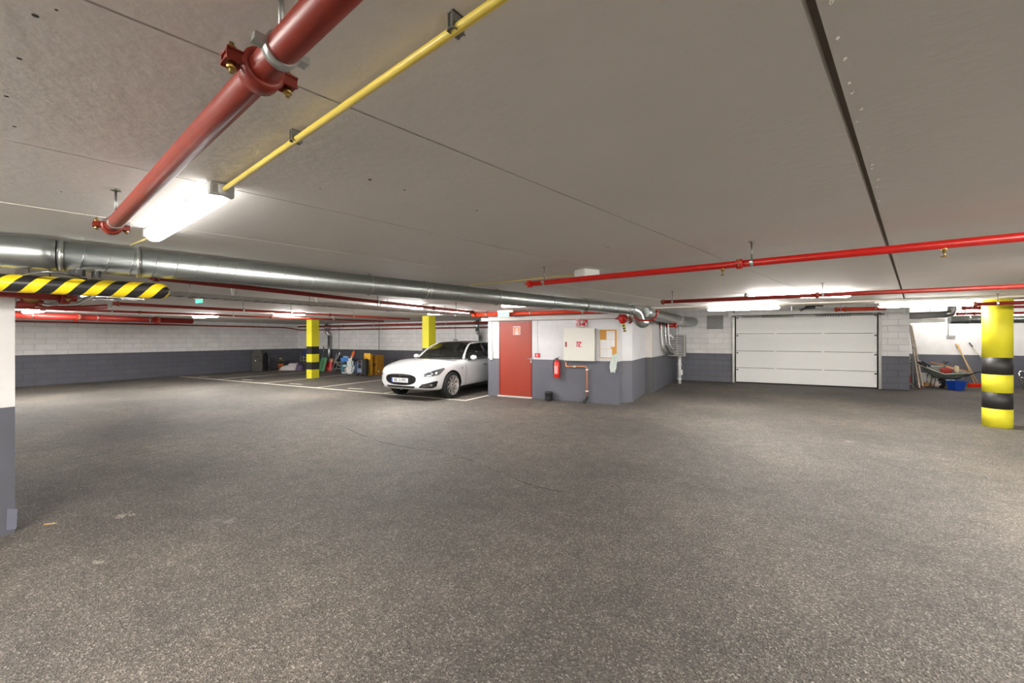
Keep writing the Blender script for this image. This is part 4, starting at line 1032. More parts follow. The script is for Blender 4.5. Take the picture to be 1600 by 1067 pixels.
def proj(o_, d_):
    h = BV.ray_cast(Vector(o_), Vector(d_)); return h[0], h[1]
def patch(name, outline, mode, m, lift=.004, res=18, parent=car):
    """a shape lying on the body skin; outline in (x, z) seen from ahead, (s, z) from the side or (x, s) from above"""
    outline = [(x, z + (.045 if mode in ('left', 'right') else .078 if mode != 'top' else 0)) for x, z in outline]
    xs = [p[0] for p in outline]; ys = [p[1] for p in outline]
    bm = bmesh.new(); f = bm.faces.new([bm.verts.new((x, y, 0)) for x, y in outline])
    x0, x1, y0, y1 = min(xs), max(xs), min(ys), max(ys)
    for k in range(1, res):
        for co, no in (((x0 + (x1 - x0) * k / res, 0, 0), (1, 0, 0)), ((0, y0 + (y1 - y0) * k / res, 0), (0, 1, 0))):
            bmesh.ops.bisect_plane(bm, geom=bm.verts[:] + bm.edges[:] + bm.faces[:], plane_co=co, plane_no=no)
    for v in bm.verts:
        x, y = v.co.x, v.co.y
        if mode == 'front': o_, d_ = cp(x, -1.5, y), (0, 1, 0)
        elif mode == 'left': o_, d_ = cp(2.5, x, y), (-1, 0, 0)
        elif mode == 'right': o_, d_ = cp(-2.5, x, y), (1, 0, 0)
        elif mode == 'cornerL': 
            d_ = Vector((-.72, .69, 0)).normalized(); sd_ = Vector((.69, .72, 0)).normalized(); o_ = cp(.80, .15, y) + sd_ * x - d_ * 2
        elif mode == 'cornerR':
            d_ = Vector((.72, .69, 0)).normalized(); sd_ = Vector((-.69, .72, 0)).normalized(); o_ = cp(-.80, .15, y) + sd_ * x - d_ * 2
        else: o_, d_ = cp(x, y, 3), (0, 0, -1)
        h, nn = proj(o_, d_)
        if h is None: h = o_ + Vector(d_) * 2; nn = -Vector(d_)
        if nn.dot(Vector(d_)) > 0: nn = -nn
        v.co = h + nn * lift
    for f in bm.faces: f.smooth = True
    b = MB(); b.bm.free(); b.bm = bm
    return b.build(name, m, parent)
# nose panel with chrome edge
def nose(k, dz=0):
    pts = []
    for j in range(32):
        a_ = 2 * PI * j / 32; c_, s_ = math.cos(a_), math.sin(a_)
        x = .47 * (abs(c_) ** .75) * (1 if c_ > 0 else -1); z = (.115 if s_ > 0 else .155) * (abs(s_) ** .8) * (1 if s_ > 0 else -1)
        pts.append((x * k, .478 + dz + z * k))
    return pts
patch('nose_surround', nose(1.045), 'front', M_chrome, .004, 24)
np_ = patch('nose_panel', nose(1), 'front', M_cblk, .008, 24)
patch('chrome_brow', [(-.36, .556), (-.2, .575), (0, .582), (.2, .575), (.36, .556), (.2, .563), (0, .568), (-.2, .563)], 'front', M_chrome, .012, 10)
# shield-like T emblem
patch('emblem', [(-.05, .572), (0, .58), (.05, .572), (.045, .56), (.014, .563), (0, .505), (-.014, .563), (-.045, .56)], 'front', M_chrome, .017, 6)
# number plate
h, _ = proj(cp(0, -1.5, .518), (0, 1, 0)); yp = h.y - .03
pl = MB().box((CX - .27, yp - .006, .463), (CX + .27, yp + .004, .573), .003).build('number_plate', M_paper, car)
MB().box((CX - .27, yp - .0075, .463), (CX - .225, yp - .0055, .573)).build('blue_band', mat('plate_blue', (30, 60, 170), .5), pl)
MB().box((CX - .1, yp + .003, .50), (CX + .1, yp + .05, .548)).build('plate_mount', M_trimk, pl)
o_ = text('plate_letters', 'EK 31092', .112, M_black, pl, (CX + .022, yp - .0072, .518), (1, 0, 0), (0, 0, 1), sx=.92)
# lower grille and fog lamps
patch('lower_grille', [(-.46, .292), (.46, .292), (.42, .252), (-.42, .252)], 'front', M_trimk, .005, 14)
patch('grille_trim', [(-.48, .305), (.48, .305), (.46, .292), (-.46, .292)], 'front', M_chrome, .006, 14)
for sd, md in ((1, 'cornerL'), (-1, 'cornerR')):
    fg = patch('fog_lamp_recess', [(-.26, .27), (-.19, .355), (.17, .425), (.22, .415), (.18, .285), (.08, .25)], md, M_cblk, .004, 12)
    for z in (.30, .335): patch('chrome_blade', [(-.19, z - .012), (.0, z + .01), (.0, z + .018), (-.19, z - .004)], md, M_chrome, .010, 6, fg)
    patch('fog_lens', [(.04 + .035 * math.cos(j * PI / 6), .33 + .03 * math.sin(j * PI / 6)) for j in range(12)], md, M_zinc, .012, 5, fg)
# head lamps
M_lens = mat('headlamp_lens', (92, 94, 98), .08, .4, coat=1, var=.02)
for sd, md in ((1, 'cornerL'), (-1, 'cornerR')):
    hl = patch('headlamp', [(-.20, .562), (-.08, .625), (.10, .675), (.38, .728), (.43, .712), (.34, .635), (.26, .575), (.06, .540), (-.10, .530)], md, M_lens, .004, 16)
    patch('headlamp_edge', [(-.20, .570), (-.08, .632), (.10, .682), (.39, .737), (.38, .728), (.10, .675), (-.08, .625), (-.19, .566)], md, M_trimk, .006, 12, hl)
    patch('projector', [(.17 + .052 * math.cos(j * PI / 7), .622 + .045 * math.sin(j * PI / 7)) for j in range(14)], md, M_cblk, .008, 6, hl)
    patch('projector_lens', [(.17 + .028 * math.cos(j * PI / 7), .622 + .024 * math.sin(j * PI / 7)) for j in range(14)], md, M_chrome, .012, 5, hl)
    patch('light_strip', [(-.14, .56), (.0, .572), (.1, .575), (.1, .565), (.0, .56), (-.13, .55)], md, M_chrome, .008, 8, hl)
# shut lines
def seam(name, pts, mode, wd=.004):
    q = []
    if mode in ('left', 'right'): pts = [(x, z + .045) for x, z in pts]
    for a_, b2_ in zip(pts, pts[1:]):
        for k in range(8): q.append((a_[0] + (b2_[0] - a_[0]) * k / 8, a_[1] + (b2_[1] - a_[1]) * k / 8))
    q.append(pts[-1]); P3 = []
    for x, y in q:
        o_, d_ = {'left': (cp(2.5, x, y), (-1, 0, 0)), 'top': (cp(x, y, 3), (0, 0, -1)), 'front': (cp(x, -1.5, y), (0, 1, 0)), 'right': (cp(-2.5, x, y), (1, 0, 0))}[mode]
        h, nn = proj(o_, d_)
        if h is not None: P3.append(h)
    MB().tube(P3, wd, 6).build(name, M_trimk, body)
for sd in (1, -1):
    seam('bonnet_gap', [(sd * .50, .10), (sd * .66, .35), (sd * .77, .8), (sd * .80, 1.25)], 'top')
    md = 'left' if sd > 0 else 'right'
    seam('door_gap', [(1.58, .87), (1.56, .6), (1.50, .36), (1.52, .27)], md)
    seam('door_gap', [(2.72, .90), (2.70, .6), (2.66, .28)], md)
    seam('door_gap', [(3.62, .93), (3.60, .8), (3.42, .55), (3.36, .32)], md)
    MB().box(cp(sd * .955 - .01, 2.42, .795), cp(sd * .955 + .014 * sd, 2.60, .82), .004).build('door_handle', M_chrome, car)
    patch('sill', [(1.36, .19), (3.45, .19), (3.45, .245), (1.36, .245)], md, M_trimk, .006, 16)
    em = patch('fender_badge', [(1.33, .735), (1.395, .745), (1.375, .715), (1.36, .69), (1.345, .715)], md, M_trimk, .006, 4)
def gp(x, s, z): return cp(x, s, z + .045)
# ----- greenhouse
def L3(a, b, k): return Vector(a) + (Vector(b) - Vector(a)) * k
def wbase(t): return gp(.775 * t, 1.22 + .42 * t * t, .992 - .03 * t * t)
def wtop(t): return gp(.575 * t, 2.13 + .14 * t * t, 1.415 - .045 * t * t)
def wshield(t, k): 
    p = L3(wbase(t), wtop(t), k); bulge = .045 * math.sin(PI * k); return p + Vector((0, -bulge * .5, bulge))
M_glass = glass('car_glass', (.80, .86, .80), .78)
M_sglass = glass('side_glass', (.55, .62, .58), .7)
rows = [[wshield(-1 + 2 * i / 20, j / 10) for i in range(21)] for j in range(11)]
MB().grid(rows).build('windscreen', M_glass, car)
# roof
def rtop(s, t):
    k = (s - 2.13) / (3.75 - 2.13); zc = 1.415 + .05 * math.sin(PI * min(1, k * .9)) - .03 * k
    wv = .575 - .01 * k; return gp(wv * t, s + (.14 * t * t) * (1 - k), zc - .045 * t * t)
MB().grid([[rtop(2.13 + 1.62 * j / 14, -1 + 2 * i / 16) for i in range(17)] for j in range(15)]).build('glass_roof', M_cblk, car)
def rbase(t): return gp(.66 * t, 4.52 - .12 * t * t, 1.065)
MB().grid([[L3(rtop(3.75, -1 + 2 * i / 14), rbase(-1 + 2 * i / 14), j / 8) + Vector((0, 0, .04 * math.sin(PI * j / 8))) for i in range(15)] for j in range(9)]).build('rear_window', M_cblk, car)
for sd in (1, -1):
    rail = [wshield(sd, k / 10) for k in range(11)] + [rtop(2.13 + 1.62 * k / 12, sd) for k in range(1, 13)] + [L3(rtop(3.75, sd), rbase(sd), k / 6) + Vector((0, 0, .04 * math.sin(PI * k / 6))) for k in range(1, 7)]
    # body-coloured pillar and roof rail
    MB().tube([p + Vector((sd * .012, 0, -.008)) for p in rail], [.026 + .01 * (k < 3) for k in range(len(rail))], 10).build('roof_rail', M_car, car)
    # belt curve
    def belt(p):
        s = p.y - CY; z = .925 + (s - 1.6) * .036; return gp(sd * (.86 + .02 * math.sin(PI * max(0, min(1, (s - 1.6) / 2.8)))), s, z)
    lo = [belt(p) for p in rail]; hi = [p + Vector((sd * .03, 0, -.02)) for p in rail]
    lo[0] = hi[0]
    MB().grid([[L3(a_, b2_, j / 5) + Vector((sd * .03 * math.sin(PI * j / 5), 0, 0)) for j in range(6)] for a_, b2_ in zip(lo, hi)]).build('side_window', M_sglass, car)
    MB().tube([p + Vector((sd * .005, 0, -.004)) for p in lo[1:-1]], .011, 8).build('chrome_belt', M_chrome, car)
    MB().tube([p + Vector((sd * .018, 0, -.022)) for p in rail[2:-1]], .010, 8).build('chrome_frame', M_chrome, car)
    for s in (2.72, 3.60):
        k = min(range(len(rail)), key=lambda i: abs(rail[i].y - (CY + s)))
        MB().bar(lo[k] + Vector((sd * .02, 0, 0)), hi[k], .02, .05).build('door_pillar', M_cblk, car)
    # shoulder filler between body skin and glass
    sh = [gp(sd * .93, p.y - CY, p.z - .035) for p in lo]
    MB().grid([[a_ + Vector((-sd * .015, 0, 0)), L3(a_, b2_, .5) + Vector((0, 0, .008)), b2_] for a_, b2_ in zip(lo, sh)]).build('window_shoulder', M_car, car)
    # mirror
    mr = MB().ball(gp(sd * 1.015, 1.80, .985), .1, 3, (1.05, .55, .68)).build('door_mirror', M_car, car)
    MB().bar(gp(sd * .86, 1.78, .925), gp(sd * .98, 1.80, .935), .05, .03, .006).build('mirror_arm', M_trimk, mr)
    MB().obox(gp(sd * 1.015, 1.853, .985), (1, 0, 0), (0, 1, 0), (0, 0, 1), .16, .006, .095, .002).build('mirror_glass', M_chrome, mr)
# cowl and wipers
MB().grid([[wbase(-1 + 2 * i / 14) + Vector((0, -.10 + .02 * abs(-1 + 2 * i / 14), -.016)), ] + [wbase(-1 + 2 * i / 14) + Vector((0, .01, .004))] for i in range(15)]).build('cowl', M_trimk, car)
for x0, x1 in ((-.1, .52), (-.62, -.02)):
    MB().tube([wshield(x0 / .775, .02) + Vector((0, -.01, .012)), wshield((x0 + x1) / 1.55, .07) + Vector((0, -.01, .012)), wshield(x1 / .775, .10) + Vector((0, -.01, .012))], .007, 6).build('wiper', M_trimk, car)
# cabin
M_int = mat('cabin_dark', (58, 56, 52), .7); M_seat = mat('seat_leather', (70, 68, 64), .6)
MB().prism([gp(-.74, 1.66, .93), gp(.74, 1.66, .93), gp(.66, 1.38, .945), gp(-.66, 1.38, .945)], (0, 0, .03)).prism([gp(-.78, 1.70, .93), gp(.78, 1.70, .93), gp(.66, 4.3, .99), gp(-.66, 4.3, .99)], (0, 0, .012)).build('dashboard', M_int, car)
for x, s in ((.37, 2.55), (-.37, 2.55), (.4, 3.35), (-.4, 3.35)):
    st = MB().obox(gp(x, s, 1.06), (1, 0, 0), (0, .97, .24), (0, -.24, .97), .46, .12, .24, .05).build('seat_back', M_seat, car)
    MB().obox(gp(x, s + .05, 1.235), (1, 0, 0), (0, .97, .24), (0, -.24, .97), .25, .09, .14, .03).build('head_rest', M_seat, st)
MB().tube([gp(.37 + .17 * math.cos(2 * PI * j / 24), 1.98 + .06 * math.sin(2 * PI * j / 24), 1.0 + .16 * math.sin(2 * PI * j / 24)) for j in range(24)], .014, 8, closed=True).build('steering_wheel', M_trimk, car)
MB().box(gp(-.11, 1.98, 1.295), gp(.11, 2.01, 1.345), .01).build('inner_mirror', M_trimk, car)
# wheels
M_rim = mat('rim_silver', (200, 199, 197), .35, .6, var=.02)
def wheel(s_, sd):
    c = cp(sd * .83, s_, .35); wv = .12
    ty = MB().lathe([(.235, -wv), (.30, -wv), (.335, -wv + .015), (.349, -wv + .05), (.349, wv - .05), (.335, wv - .015), (.30, wv), (.25, wv - .004), (.245, wv - .03)], c, 56, 'X', False)
    w_ = ty.build('wheel', M_rubber, car); sg_ = sd
    mb = MB().lathe([(.248, wv * sg_), (.256, (wv + .004) * sg_), (.243, (wv - .006) * sg_), (.225, -wv * sg_ * .3)], c, 56, 'X', False)
    fx = wv + .002
    for k in range(10):
        a0 = 2 * PI * k / 10; pts = []
        def pp(r, a_, x): return c + Vector((x * sg_, math.cos(a_) * r, math.sin(a_) * r))
        tw = .10
        o1 = [pp(.055, a0 - .25, fx - .045), pp(.055, a0 + .25, fx - .045), pp(.15, a0 + .10 + tw, fx - .03), pp(.245, a0 + .16 + tw * 2, fx - .006), pp(.245, a0 - .02 + tw * 2, fx - .006), pp(.15, a0 - .13 + tw, fx - .02)]
        mb.prism(o1, (-.02 * sg_, 0, 0))
    mb.lathe([(.001, (fx - .03) * sg_), (.05, (fx - .032) * sg_), (.068, (fx - .045) * sg_), (.07, (fx - .08) * sg_)], c, 28, 'X', False)
    mb.build('rim', M_rim, w_)
    MB().lathe([(.001, -.02 * sg_), (.17, -.02 * sg_), (.17, -.045 * sg_), (.001, -.045 * sg_)], c, 32, 'X', False).build('brake_disc', M_steel, w_)
    MB().lathe([(.001, (fx - .028) * sg_), (.026, (fx - .029) * sg_), (.027, (fx - .034) * sg_)], c, 20, 'X', False).build('hub_cap', M_chrome, w_)
for s_, sd in WHS: wheel(s_, sd)
patch('tail_lamp', [(.55, .80), (.80, .83), (.80, .90), (.5, .88)], 'front', M_trimk, -.5, 3) if False else None

# ================================================================== STORED THINGS ALONG THE LEFT AND BACK WALLS
UX, UY, UZ = Vector((CT, ST, 0)), Vector((-ST, CT, 0)), Vector((0, 0, 1))   # image right / away
def spot(px, py, dx=0, dy=0):
    q = atZ(px, py); t_ = EYE / (py - HOR); return Vector((q.x + dx, q.y + dy, 0)), t_
def V(o, a, b, c): return o + UX * a + UY * b + UZ * c
q, k = spot(394.5, 580, .28, .0)
t = thing('roof_box', 'tall charcoal plastic roof box standing on end against the left wall', 'roof box', q)
MB().prism([V(q, -.24, .1, 0), V(q, .21, .1, 0), V(q, .25, .1, .3), V(q, .22, .1, .78), V(q, .16, .1, 1.0), V(q, -.2, .1, 1.0), V(q, -.27, .1, .8), V(q, -.25, .1, .35)], UY * .22).build('box_shell', mat('charcoal_plastic', (82, 80, 76), .6, bump=.2), t)
MB().obox(V(q, .02, .095, .66), UX, UY, UZ, .22, .01, .035).obox(V(q, .13, .09, .52), UX, UY, UZ, .07, .02, .09, .004).build('box_latch', M_black, t)
MB().obox(V(q, -.09, .092, .5), UX, UY, UZ, .05, .01, .05).build('round_badge', M_paper, t)
q, k = spot(408, 580, .25, -.02)
t = thing('garment_bag', 'tall soft black bag standing between the roof box and the silver stand', 'bag', q)
MB().ball(V(q, 0, .12, .45), .17, 3, (.85, .7, 2.6), .03).build('bag_body', mat('black_cloth', (16, 16, 18), .95), t)
q, k = spot(415, 578.5, .2, 0)
t = thing('metal_stand', 'slim silver upright stand near the corner, beside the plant pot', 'stand', q)
MB().tube([V(q, 0, 0, .03), V(q, 0, 0, .62)], .035, 12).build('post', M_zinc, t); MB().obox(V(q, -.04, 0, .02), UX, UY, UZ, .3, .12, .03, .006).build('foot', M_zinc, t)
q, k = spot(434.7, 577.5)
q.x += .2
t = thing('potted_plant', 'terracotta pot with a withered bushy plant in the corner', 'plant', q)
MB().lathe([(.085, 0), (.125, .24), (.14, .24), (.142, .30), (.125, .30), (.12, .27)], q, 28).build('pot', mat('terracotta', (212, 122, 62), .8), t)
random.seed(3)
mb = MB()
for i in range(150):
    a_, e_ = random.uniform(0, 2 * PI), random.uniform(.1, 1.5); r = random.uniform(.07, .17)
    c = q + Vector((math.cos(a_) * math.cos(e_) * r, math.sin(a_) * math.cos(e_) * r, .38 + math.sin(e_) * r * 1.2))
    n1 = Vector((random.uniform(-1, 1), random.uniform(-1, 1), random.uniform(-.3, 1))).normalized(); n2 = n1.orthogonal().normalized()
    mb.prism([c - n1 * .03, c + n2 * .013, c + n1 * .03, c - n2 * .013], n1.cross(n2) * .002)
mb.build('foliage', mat('withered_leaves', (108, 112, 74), .8, var=.35, scale=30), t)
MB().lathe([(.119, .26), (.06, .3), (.02, .42)], q, 12).build('stems', mat('dark_stem', (60, 46, 30), .8), t)
MB().ball(q + Vector((.0, -.02, .56)), .06, 2, (1.4, 1, .7), .2).build('dry_top', mat('dry_top', (170, 168, 140), .9), t)
q, k = spot(445, 578, .15, 0)
def lump(name, c, sx, sy, sz, m, par, seed=1, jit=.05):
    random.seed(seed); b_ = MB(); r = bmesh.ops.create_grid(b_.bm, x_segments=10, y_segments=6, size=1)
    b_.bm.free(); b_ = MB(); rows = []
    for j in range(9):
        row = []
        for i in range(17):
            u = -1 + 2 * i / 16; v = -1 + 2 * j / 8
            e_ = (1 - abs(u) ** 4) * (1 - abs(v) ** 3); row.append(V(c, u * sx, v * sy, sz * (e_ ** .4 if e_ > 0 else 0) * (1 + random.uniform(-jit, jit) * 2)))
        rows.append(row)
    b_.grid(rows); o = b_.build(name, m, par); return o
M_sheet = mat('white_sheet', (222, 214, 214), .8, var=.04, bump=.3, bscale=20)
t = thing('folded_sheets', 'pile of folded white cloth lying on the floor right of the plant pot', 'cloth', q)
lump('lower_fold', V(q, .1, .1, 0), .40, .25, .22, M_sheet, t, 2); lump('upper_fold', V(q, .26, .15, .0), .28, .22, .33, M_sheet, t, 5)
q, k = spot(467.5, 578.5, .0, 0)
t = thing('purple_bag', 'small crumpled purple and white bag at the right end of the white cloth', 'bag', q)
lump('bag_body', V(q, 0, .08, 0), .15, .16, .27, mat('purple_cloth', (112, 96, 130), .8, var=.5, scale=18), t, 9, .15)
q, k = spot(474.5, 577, .05, -.1)
t = thing('wire_rack', 'light metal rack half hidden behind the square striped column', 'rack', q)
for dx in (-.11, .55):
    for dy in (0, .3): MB().tube([V(q, dx, dy, 0), V(q, dx, dy, .93)], .011, 8).build('rack_post', M_zinc, t)
for z in (.06, .45, .60): 
    mb = MB()
    for j in range(7): mb.bar(V(q, -.11, j * .05, z), V(q, .55, j * .05, z), .006, .006)
    mb.build('wire_shelf', M_zinc, t)
t = thing('blue_bag', 'dark blue bag lying on top of the light metal rack', 'bag', V(q, .12, .15, .61))
MB().ball(V(q, .1, .15, .82), .17, 3, (.95, .8, 1.2), .07).build('bag_body', mat('navy_cloth', (44, 54, 110), .7, var=.3, scale=10), t); MB().tube([V(q, .02, .1, .98), V(q, .1, .08, 1.06), V(q, .2, .1, .98)], .012, 6).build('bag_strap', mat('strap_blue', (70, 84, 140), .7), t)
q, k = spot(505, 580, -.05, 0)
t = thing('green_sledge', 'green plastic sledge leaning up right of the square striped column', 'sledge', q)
MB().prism([V(q, -.24, .1, 0), V(q, .04, .1, .0), V(q, .16, .16, .60), V(q, .1, .18, .66), V(q, -.12, .18, .66), V(q, -.22, .16, .4)], UY * .06).build('sledge_shell', mat('sledge_green', (14, 108, 54), .4), t)
MB().tube([V(q, -.1, .1, .1), V(q, .0, .15, .5)], .012, 6).build('sledge_rib', mat('sledge_rib', (40, 140, 80), .4), t)
q, k = spot(501, 579.5, -.25, .15)
t = thing('ski_pole', 'thin white tipped pole leaning behind the green sledge', 'pole', q)
MB().tube([V(q, -.02, .2, 0), V(q, .03, .3, 1.05)], .009, 8).build('shaft', M_steel, t); MB().tube([V(q, .03, .3, 1.02), V(q, .035, .31, 1.16)], .018, 10).build('grip', M_black, t); MB().ball(V(q, .035, .31, .95), .022, 2).build('basket', M_paper, t)
q, k = spot(513, 579)
t = thing('red_case', 'bright red hard case standing on the floor by the silver downpipe', 'case', q)
MB().prism([V(q, -.17, .0, 0), V(q, .14, .0, 0), V(q, .17, .03, .40), V(q, -.12, .03, .42)], UY * .17).build('case_body', mat('case_red', (218, 22, 36), .35), t)
MB().obox(V(q, -.02, -.006, .10), UX, UY, UZ, .2, .006, .035).obox(V(q, -.03, -.006, .16), UX, UY, UZ, .12, .006, .02).build('case_label', mat('label_pale_red', (236, 150, 140), .5), t)
MB().tube([V(q, -.04, .1, .41), V(q, -.04, .1, .46), V(q, .06, .1, .46), V(q, .06, .1, .41)], .01, 6).build('case_handle', M_black, t)
t = thing('small_box', 'small pale brown box resting on the red case', 'box', V(q, .1, .1, .42))
MB().obox(V(q, .09, .16, .50), UX, UY, UZ, .2, .16, .15, .004).build('carton', mat('pale_carton', (214, 158, 110), .8), t); MB().obox(V(q, .11, .075, .45), UX, UY, UZ, .07, .004, .05).build('carton_label', M_paper, t)
q, k = spot(526, 581.5)
t = thing('folding_chair', 'grey tubular folding chair frame among the stored things', 'chair', q)
for s_ in (0, 1):
    y = s_ * .38
    MB().tube([V(q, -.25, y, 0), V(q, -.06, y, .5), V(q, .0, y, .85)], .014, 8).build('back_leg', M_grey, t)
    MB().tube([V(q, .32, y, 0), V(q, .26, y, .22), V(q, -.1, y, .47)], .014, 8).build('front_leg', M_grey, t)
    MB().tube([V(q, -.14, y, .46), V(q, .38, y, .44)], .016, 8).build('seat_rail', M_grey, t)
MB().tube([V(q, -.2, 0, .16), V(q, .3, 0, .16)], .014, 8).tube([V(q, -.22, 0, .08), V(q, -.22, .38, .08)], .014, 8).build('stretcher', M_grey, t)
MB().obox(V(q, .1, .19, .46), UX, UY, UZ, .44, .36, .02, .004).build('seat', M_dark, t)
t = thing('black_bag', 'black bag slumped on the grey folding chair', 'bag', V(q, .05, .2, .47))
MB().obox(V(q, .02, .2, .62), (UX + UZ * .8).normalized(), UY, (UZ - UX * .8).normalized(), .32, .2, .22, .06).build('bag_body', M_rubber, t)
MB().tube([V(q, -.06, .08, .56), V(q, .02, .08, .70), V(q, .1, .08, .86)], .012, 8).ball(V(q, -.05, .07, .5), .025, 2).ball(V(q, .1, .08, .87), .03, 2).build('bag_trim', M_plastic, t)
t = thing('blue_box', 'bright blue plastic box on the seat of the grey chair', 'box', V(q, .32, .2, .47))
MB().obox(V(q, .33, .2, .58), (UX + UZ * .1).normalized(), UY, (UZ - UX * .1).normalized(), .36, .26, .20, .02).build('box_body', mat('sky_blue', (34, 122, 208), .45), t)
MB().obox(V(q, .38, .16, .70), (UX - UZ * .15).normalized(), UY, UZ, .24, .2, .05, .01).build('box_lid', mat('pale_blue', (140, 190, 224), .5), t)
q, k = spot(536.5, 583.5)
t = thing('teal_crate', 'dark teal crate standing under the seat of the grey chair', 'crate', q)
MB().obox(V(q, .02, .12, .21), UX, UY, UZ, .26, .22, .42, .02).build('crate_body', mat('teal', (20, 96, 110), .5), t); MB().obox(V(q, .06, .005, .34), UX, UY, UZ, .16, .01, .05).obox(V(q, .04, .0, .03), UX, UY, UZ, .2, .01, .04).build('crate_label', M_paper, t)
q, k = spot(545, 583.8)
t = thing('white_canister', 'white plastic canister in front of the grey chair', 'canister', V(q, .02, .0, 0))
MB().obox(V(q, .02, .1, .17), UX, UY, UZ, .33, .24, .34, .06).obox(V(q, .03, .1, .45), UX, UY, UZ, .27, .2, .32, .06).build('canister_body', mat('milky_white', (226, 230, 230), .5), t)
MB().cyl(V(q, -.02, .1, .6), V(q, .0, .1, .68), .05, 14).build('canister_neck', M_plastic, t); MB().ball(V(q, -.16, .04, .16), .06, 2, (.7, .7, 1.3)).build('side_cap', mat('pale_orange', (226, 160, 130), .6), t)
t = thing('hand_brush', 'orange brush sticking up out of the white canister', 'brush', V(q, .1, .1, .6))
MB().tube([V(q, .02, .1, .55), V(q, .11, .1, .74)], .035, 10).build('brush_handle', M_plastic, t); MB().prism([V(q, .06, .08, .72), V(q, .16, .08, .70), V(q, .22, .08, .92), V(q, .20, .08, 1.04), V(q, .11, .08, .92)], UY * .05).build('brush_head', mat('brush_orange', (236, 110, 36), .7), t)
MB().obox(V(q, .11, .07, .76), UX, UY, UZ, .12, .06, .05, .01).build('brush_collar', mat('pale_orange', (226, 160, 130), .6), t)
q, k = spot(556, 584)
t = thing('denim_bag', 'slumped blue cloth bag between the white canister and the grey trolley', 'bag', q)
MB().ball(V(q, 0, .12, .27), .15, 3, (.85, .8, 1.85), .06).build('bag_body', mat('denim', (70, 92, 134), .8, var=.3, scale=14), t); MB().ball(V(q, -.1, .04, .27), .05, 2, (.8, .6, 2)).build('white_rag', M_paper, t)
q, k = spot(561.5, 587.2)
t = thing('hand_trolley', 'grey folding luggage trolley in front of the black suitcase', 'trolley', q)
for s_ in (-1, 1): MB().tube([V(q, s_ * .085, 0, .06), V(q, s_ * .085, .06, .58), V(q, s_ * .04, .07, .66)], .012, 8).build('trolley_rail', M_grey, t); MB().cyl(V(q, s_ * .09 - .02, .05, .06), V(q, s_ * .09 + .02, .05, .06), .06, 16).build('trolley_wheel', M_rubber, t)
for z in (.14, .3, .5): MB().tube([V(q, -.085, .03, z), V(q, .085, .03, z)], .01, 6).build('cross_bar', M_grey, t)
MB().obox(V(q, 0, .01, .22), UX, UY, UZ, .19, .02, .18, .01).build('trolley_plate', mat('trolley_blue_grey', (110, 124, 142), .5), t)
q, k = spot(569, 588)
t = thing('suitcase', 'upright black suitcase between the grey trolley and the cardboard boxes', 'suitcase', q)
MB().obox(V(q, -.01, .16, .37), UX, UY, UZ, .20, .26, .68, .03).build('suitcase_body', M_rubber, t); MB().tube([V(q, -.06, .1, .7), V(q, -.06, .1, .76), V(q, .04, .1, .76), V(q, .04, .1, .7)], .01, 6).build('suitcase_handle', M_dark, t)
for dx in (-.09, .05): MB().cyl(V(q, dx, .05, .035), V(q, dx + .03, .05, .035), .035, 12).build('suitcase_wheel', M_dark, t)
q, k = spot(575.5, 586.5)
t = thing('cardboard_box', 'tall narrow open cardboard box, leftmost of the two', 'box', q)
MB().box((q.x - .2, q.y, 0), (q.x + .12, q.y + .12, .88), .003).build('carton', M_card, t)
MB().obox((q.x - .05, q.y - .01, .80), (1, 0, 0), (0, 1, 0), (0, 0, 1), .36, .006, .26).build('carton_flap', mat('light_cardboard', (224, 170, 50), .8), t)
MB().box((q.x - .14, q.y - .003, .12), (q.x - .02, q.y, .22)).build('carton_label', M_paper, t)
q, k = spot(588, 585.6)
t = thing('cardboard_box', 'big brown cardboard box with a white sticker, next to the car', 'box', q)
MB().box((q.x - .36, q.y, 0), (q.x + .02, q.y + .42, .84), .004).build('carton', M_card2, t); MB().box((q.x - .30, q.y - .003, .58), (q.x - .24, q.y, .76)).build('carton_label', M_paper, t)
MB().box((q.x + .02, q.y + .08, .12), (q.x + .023, q.y + .14, .18)).build('side_sticker', M_paper, t)
MB().box((q.x - .2, q.y - .002, .36), (q.x - .02, q.y, .48)).build('dark_print', mat('dark_print', (120, 78, 20), .8), t)

# ================================================================== STORAGE CORNER AT RIGHT
def ladder(label, f0, f1, top0, top1, n, m):
    f0, f1, top0, top1 = map(Vector, (f0, f1, top0, top1)); t = thing('ladder', label, 'ladder', (f0 + f1) / 2)
    for a_, b2_ in ((f0, top0), (f1, top1)):
        MB().bar(a_, b2_, .03, .05, .004).build('ladder_rail', m, t); MB().bar(a_, L3(a_, b2_, .02), .036, .058).build('ladder_foot', M_redd, t)
    for k in range(1, n): MB().cyl(L3(f0, top0, k / n), L3(f1, top1, k / n), .016, 8).build('ladder_rung', m, t)
M_alu = mat('ladder_metal', (214, 200, 184), .4, .4)
a = atZ(1437, 608); b_ = atZ(1442, 605.5)
ladder('two rail light metal ladder leaning in the corner right of the garage door', a, b_, onY(1420.8, 506, 17.45), onY(1423.5, 509, 18.2), 8, M_alu)
q = Vector((5.25, 17.25, 0))
t = thing('metal_shelf', 'narrow old metal shelf behind the ladder', 'shelf', q)
for dx in (0, .26):
    for dy in (0, .4): MB().box((5.03 + dx, 17.2 + dy, 0), (5.055 + dx, 17.225 + dy, 1.32)).build('shelf_post', M_steel, t)
for z in (.1, .46, .80, 1.05): MB().box((5.03, 17.2, z), (5.315, 17.625, z + .02)).build('shelf_board', M_steel, t)
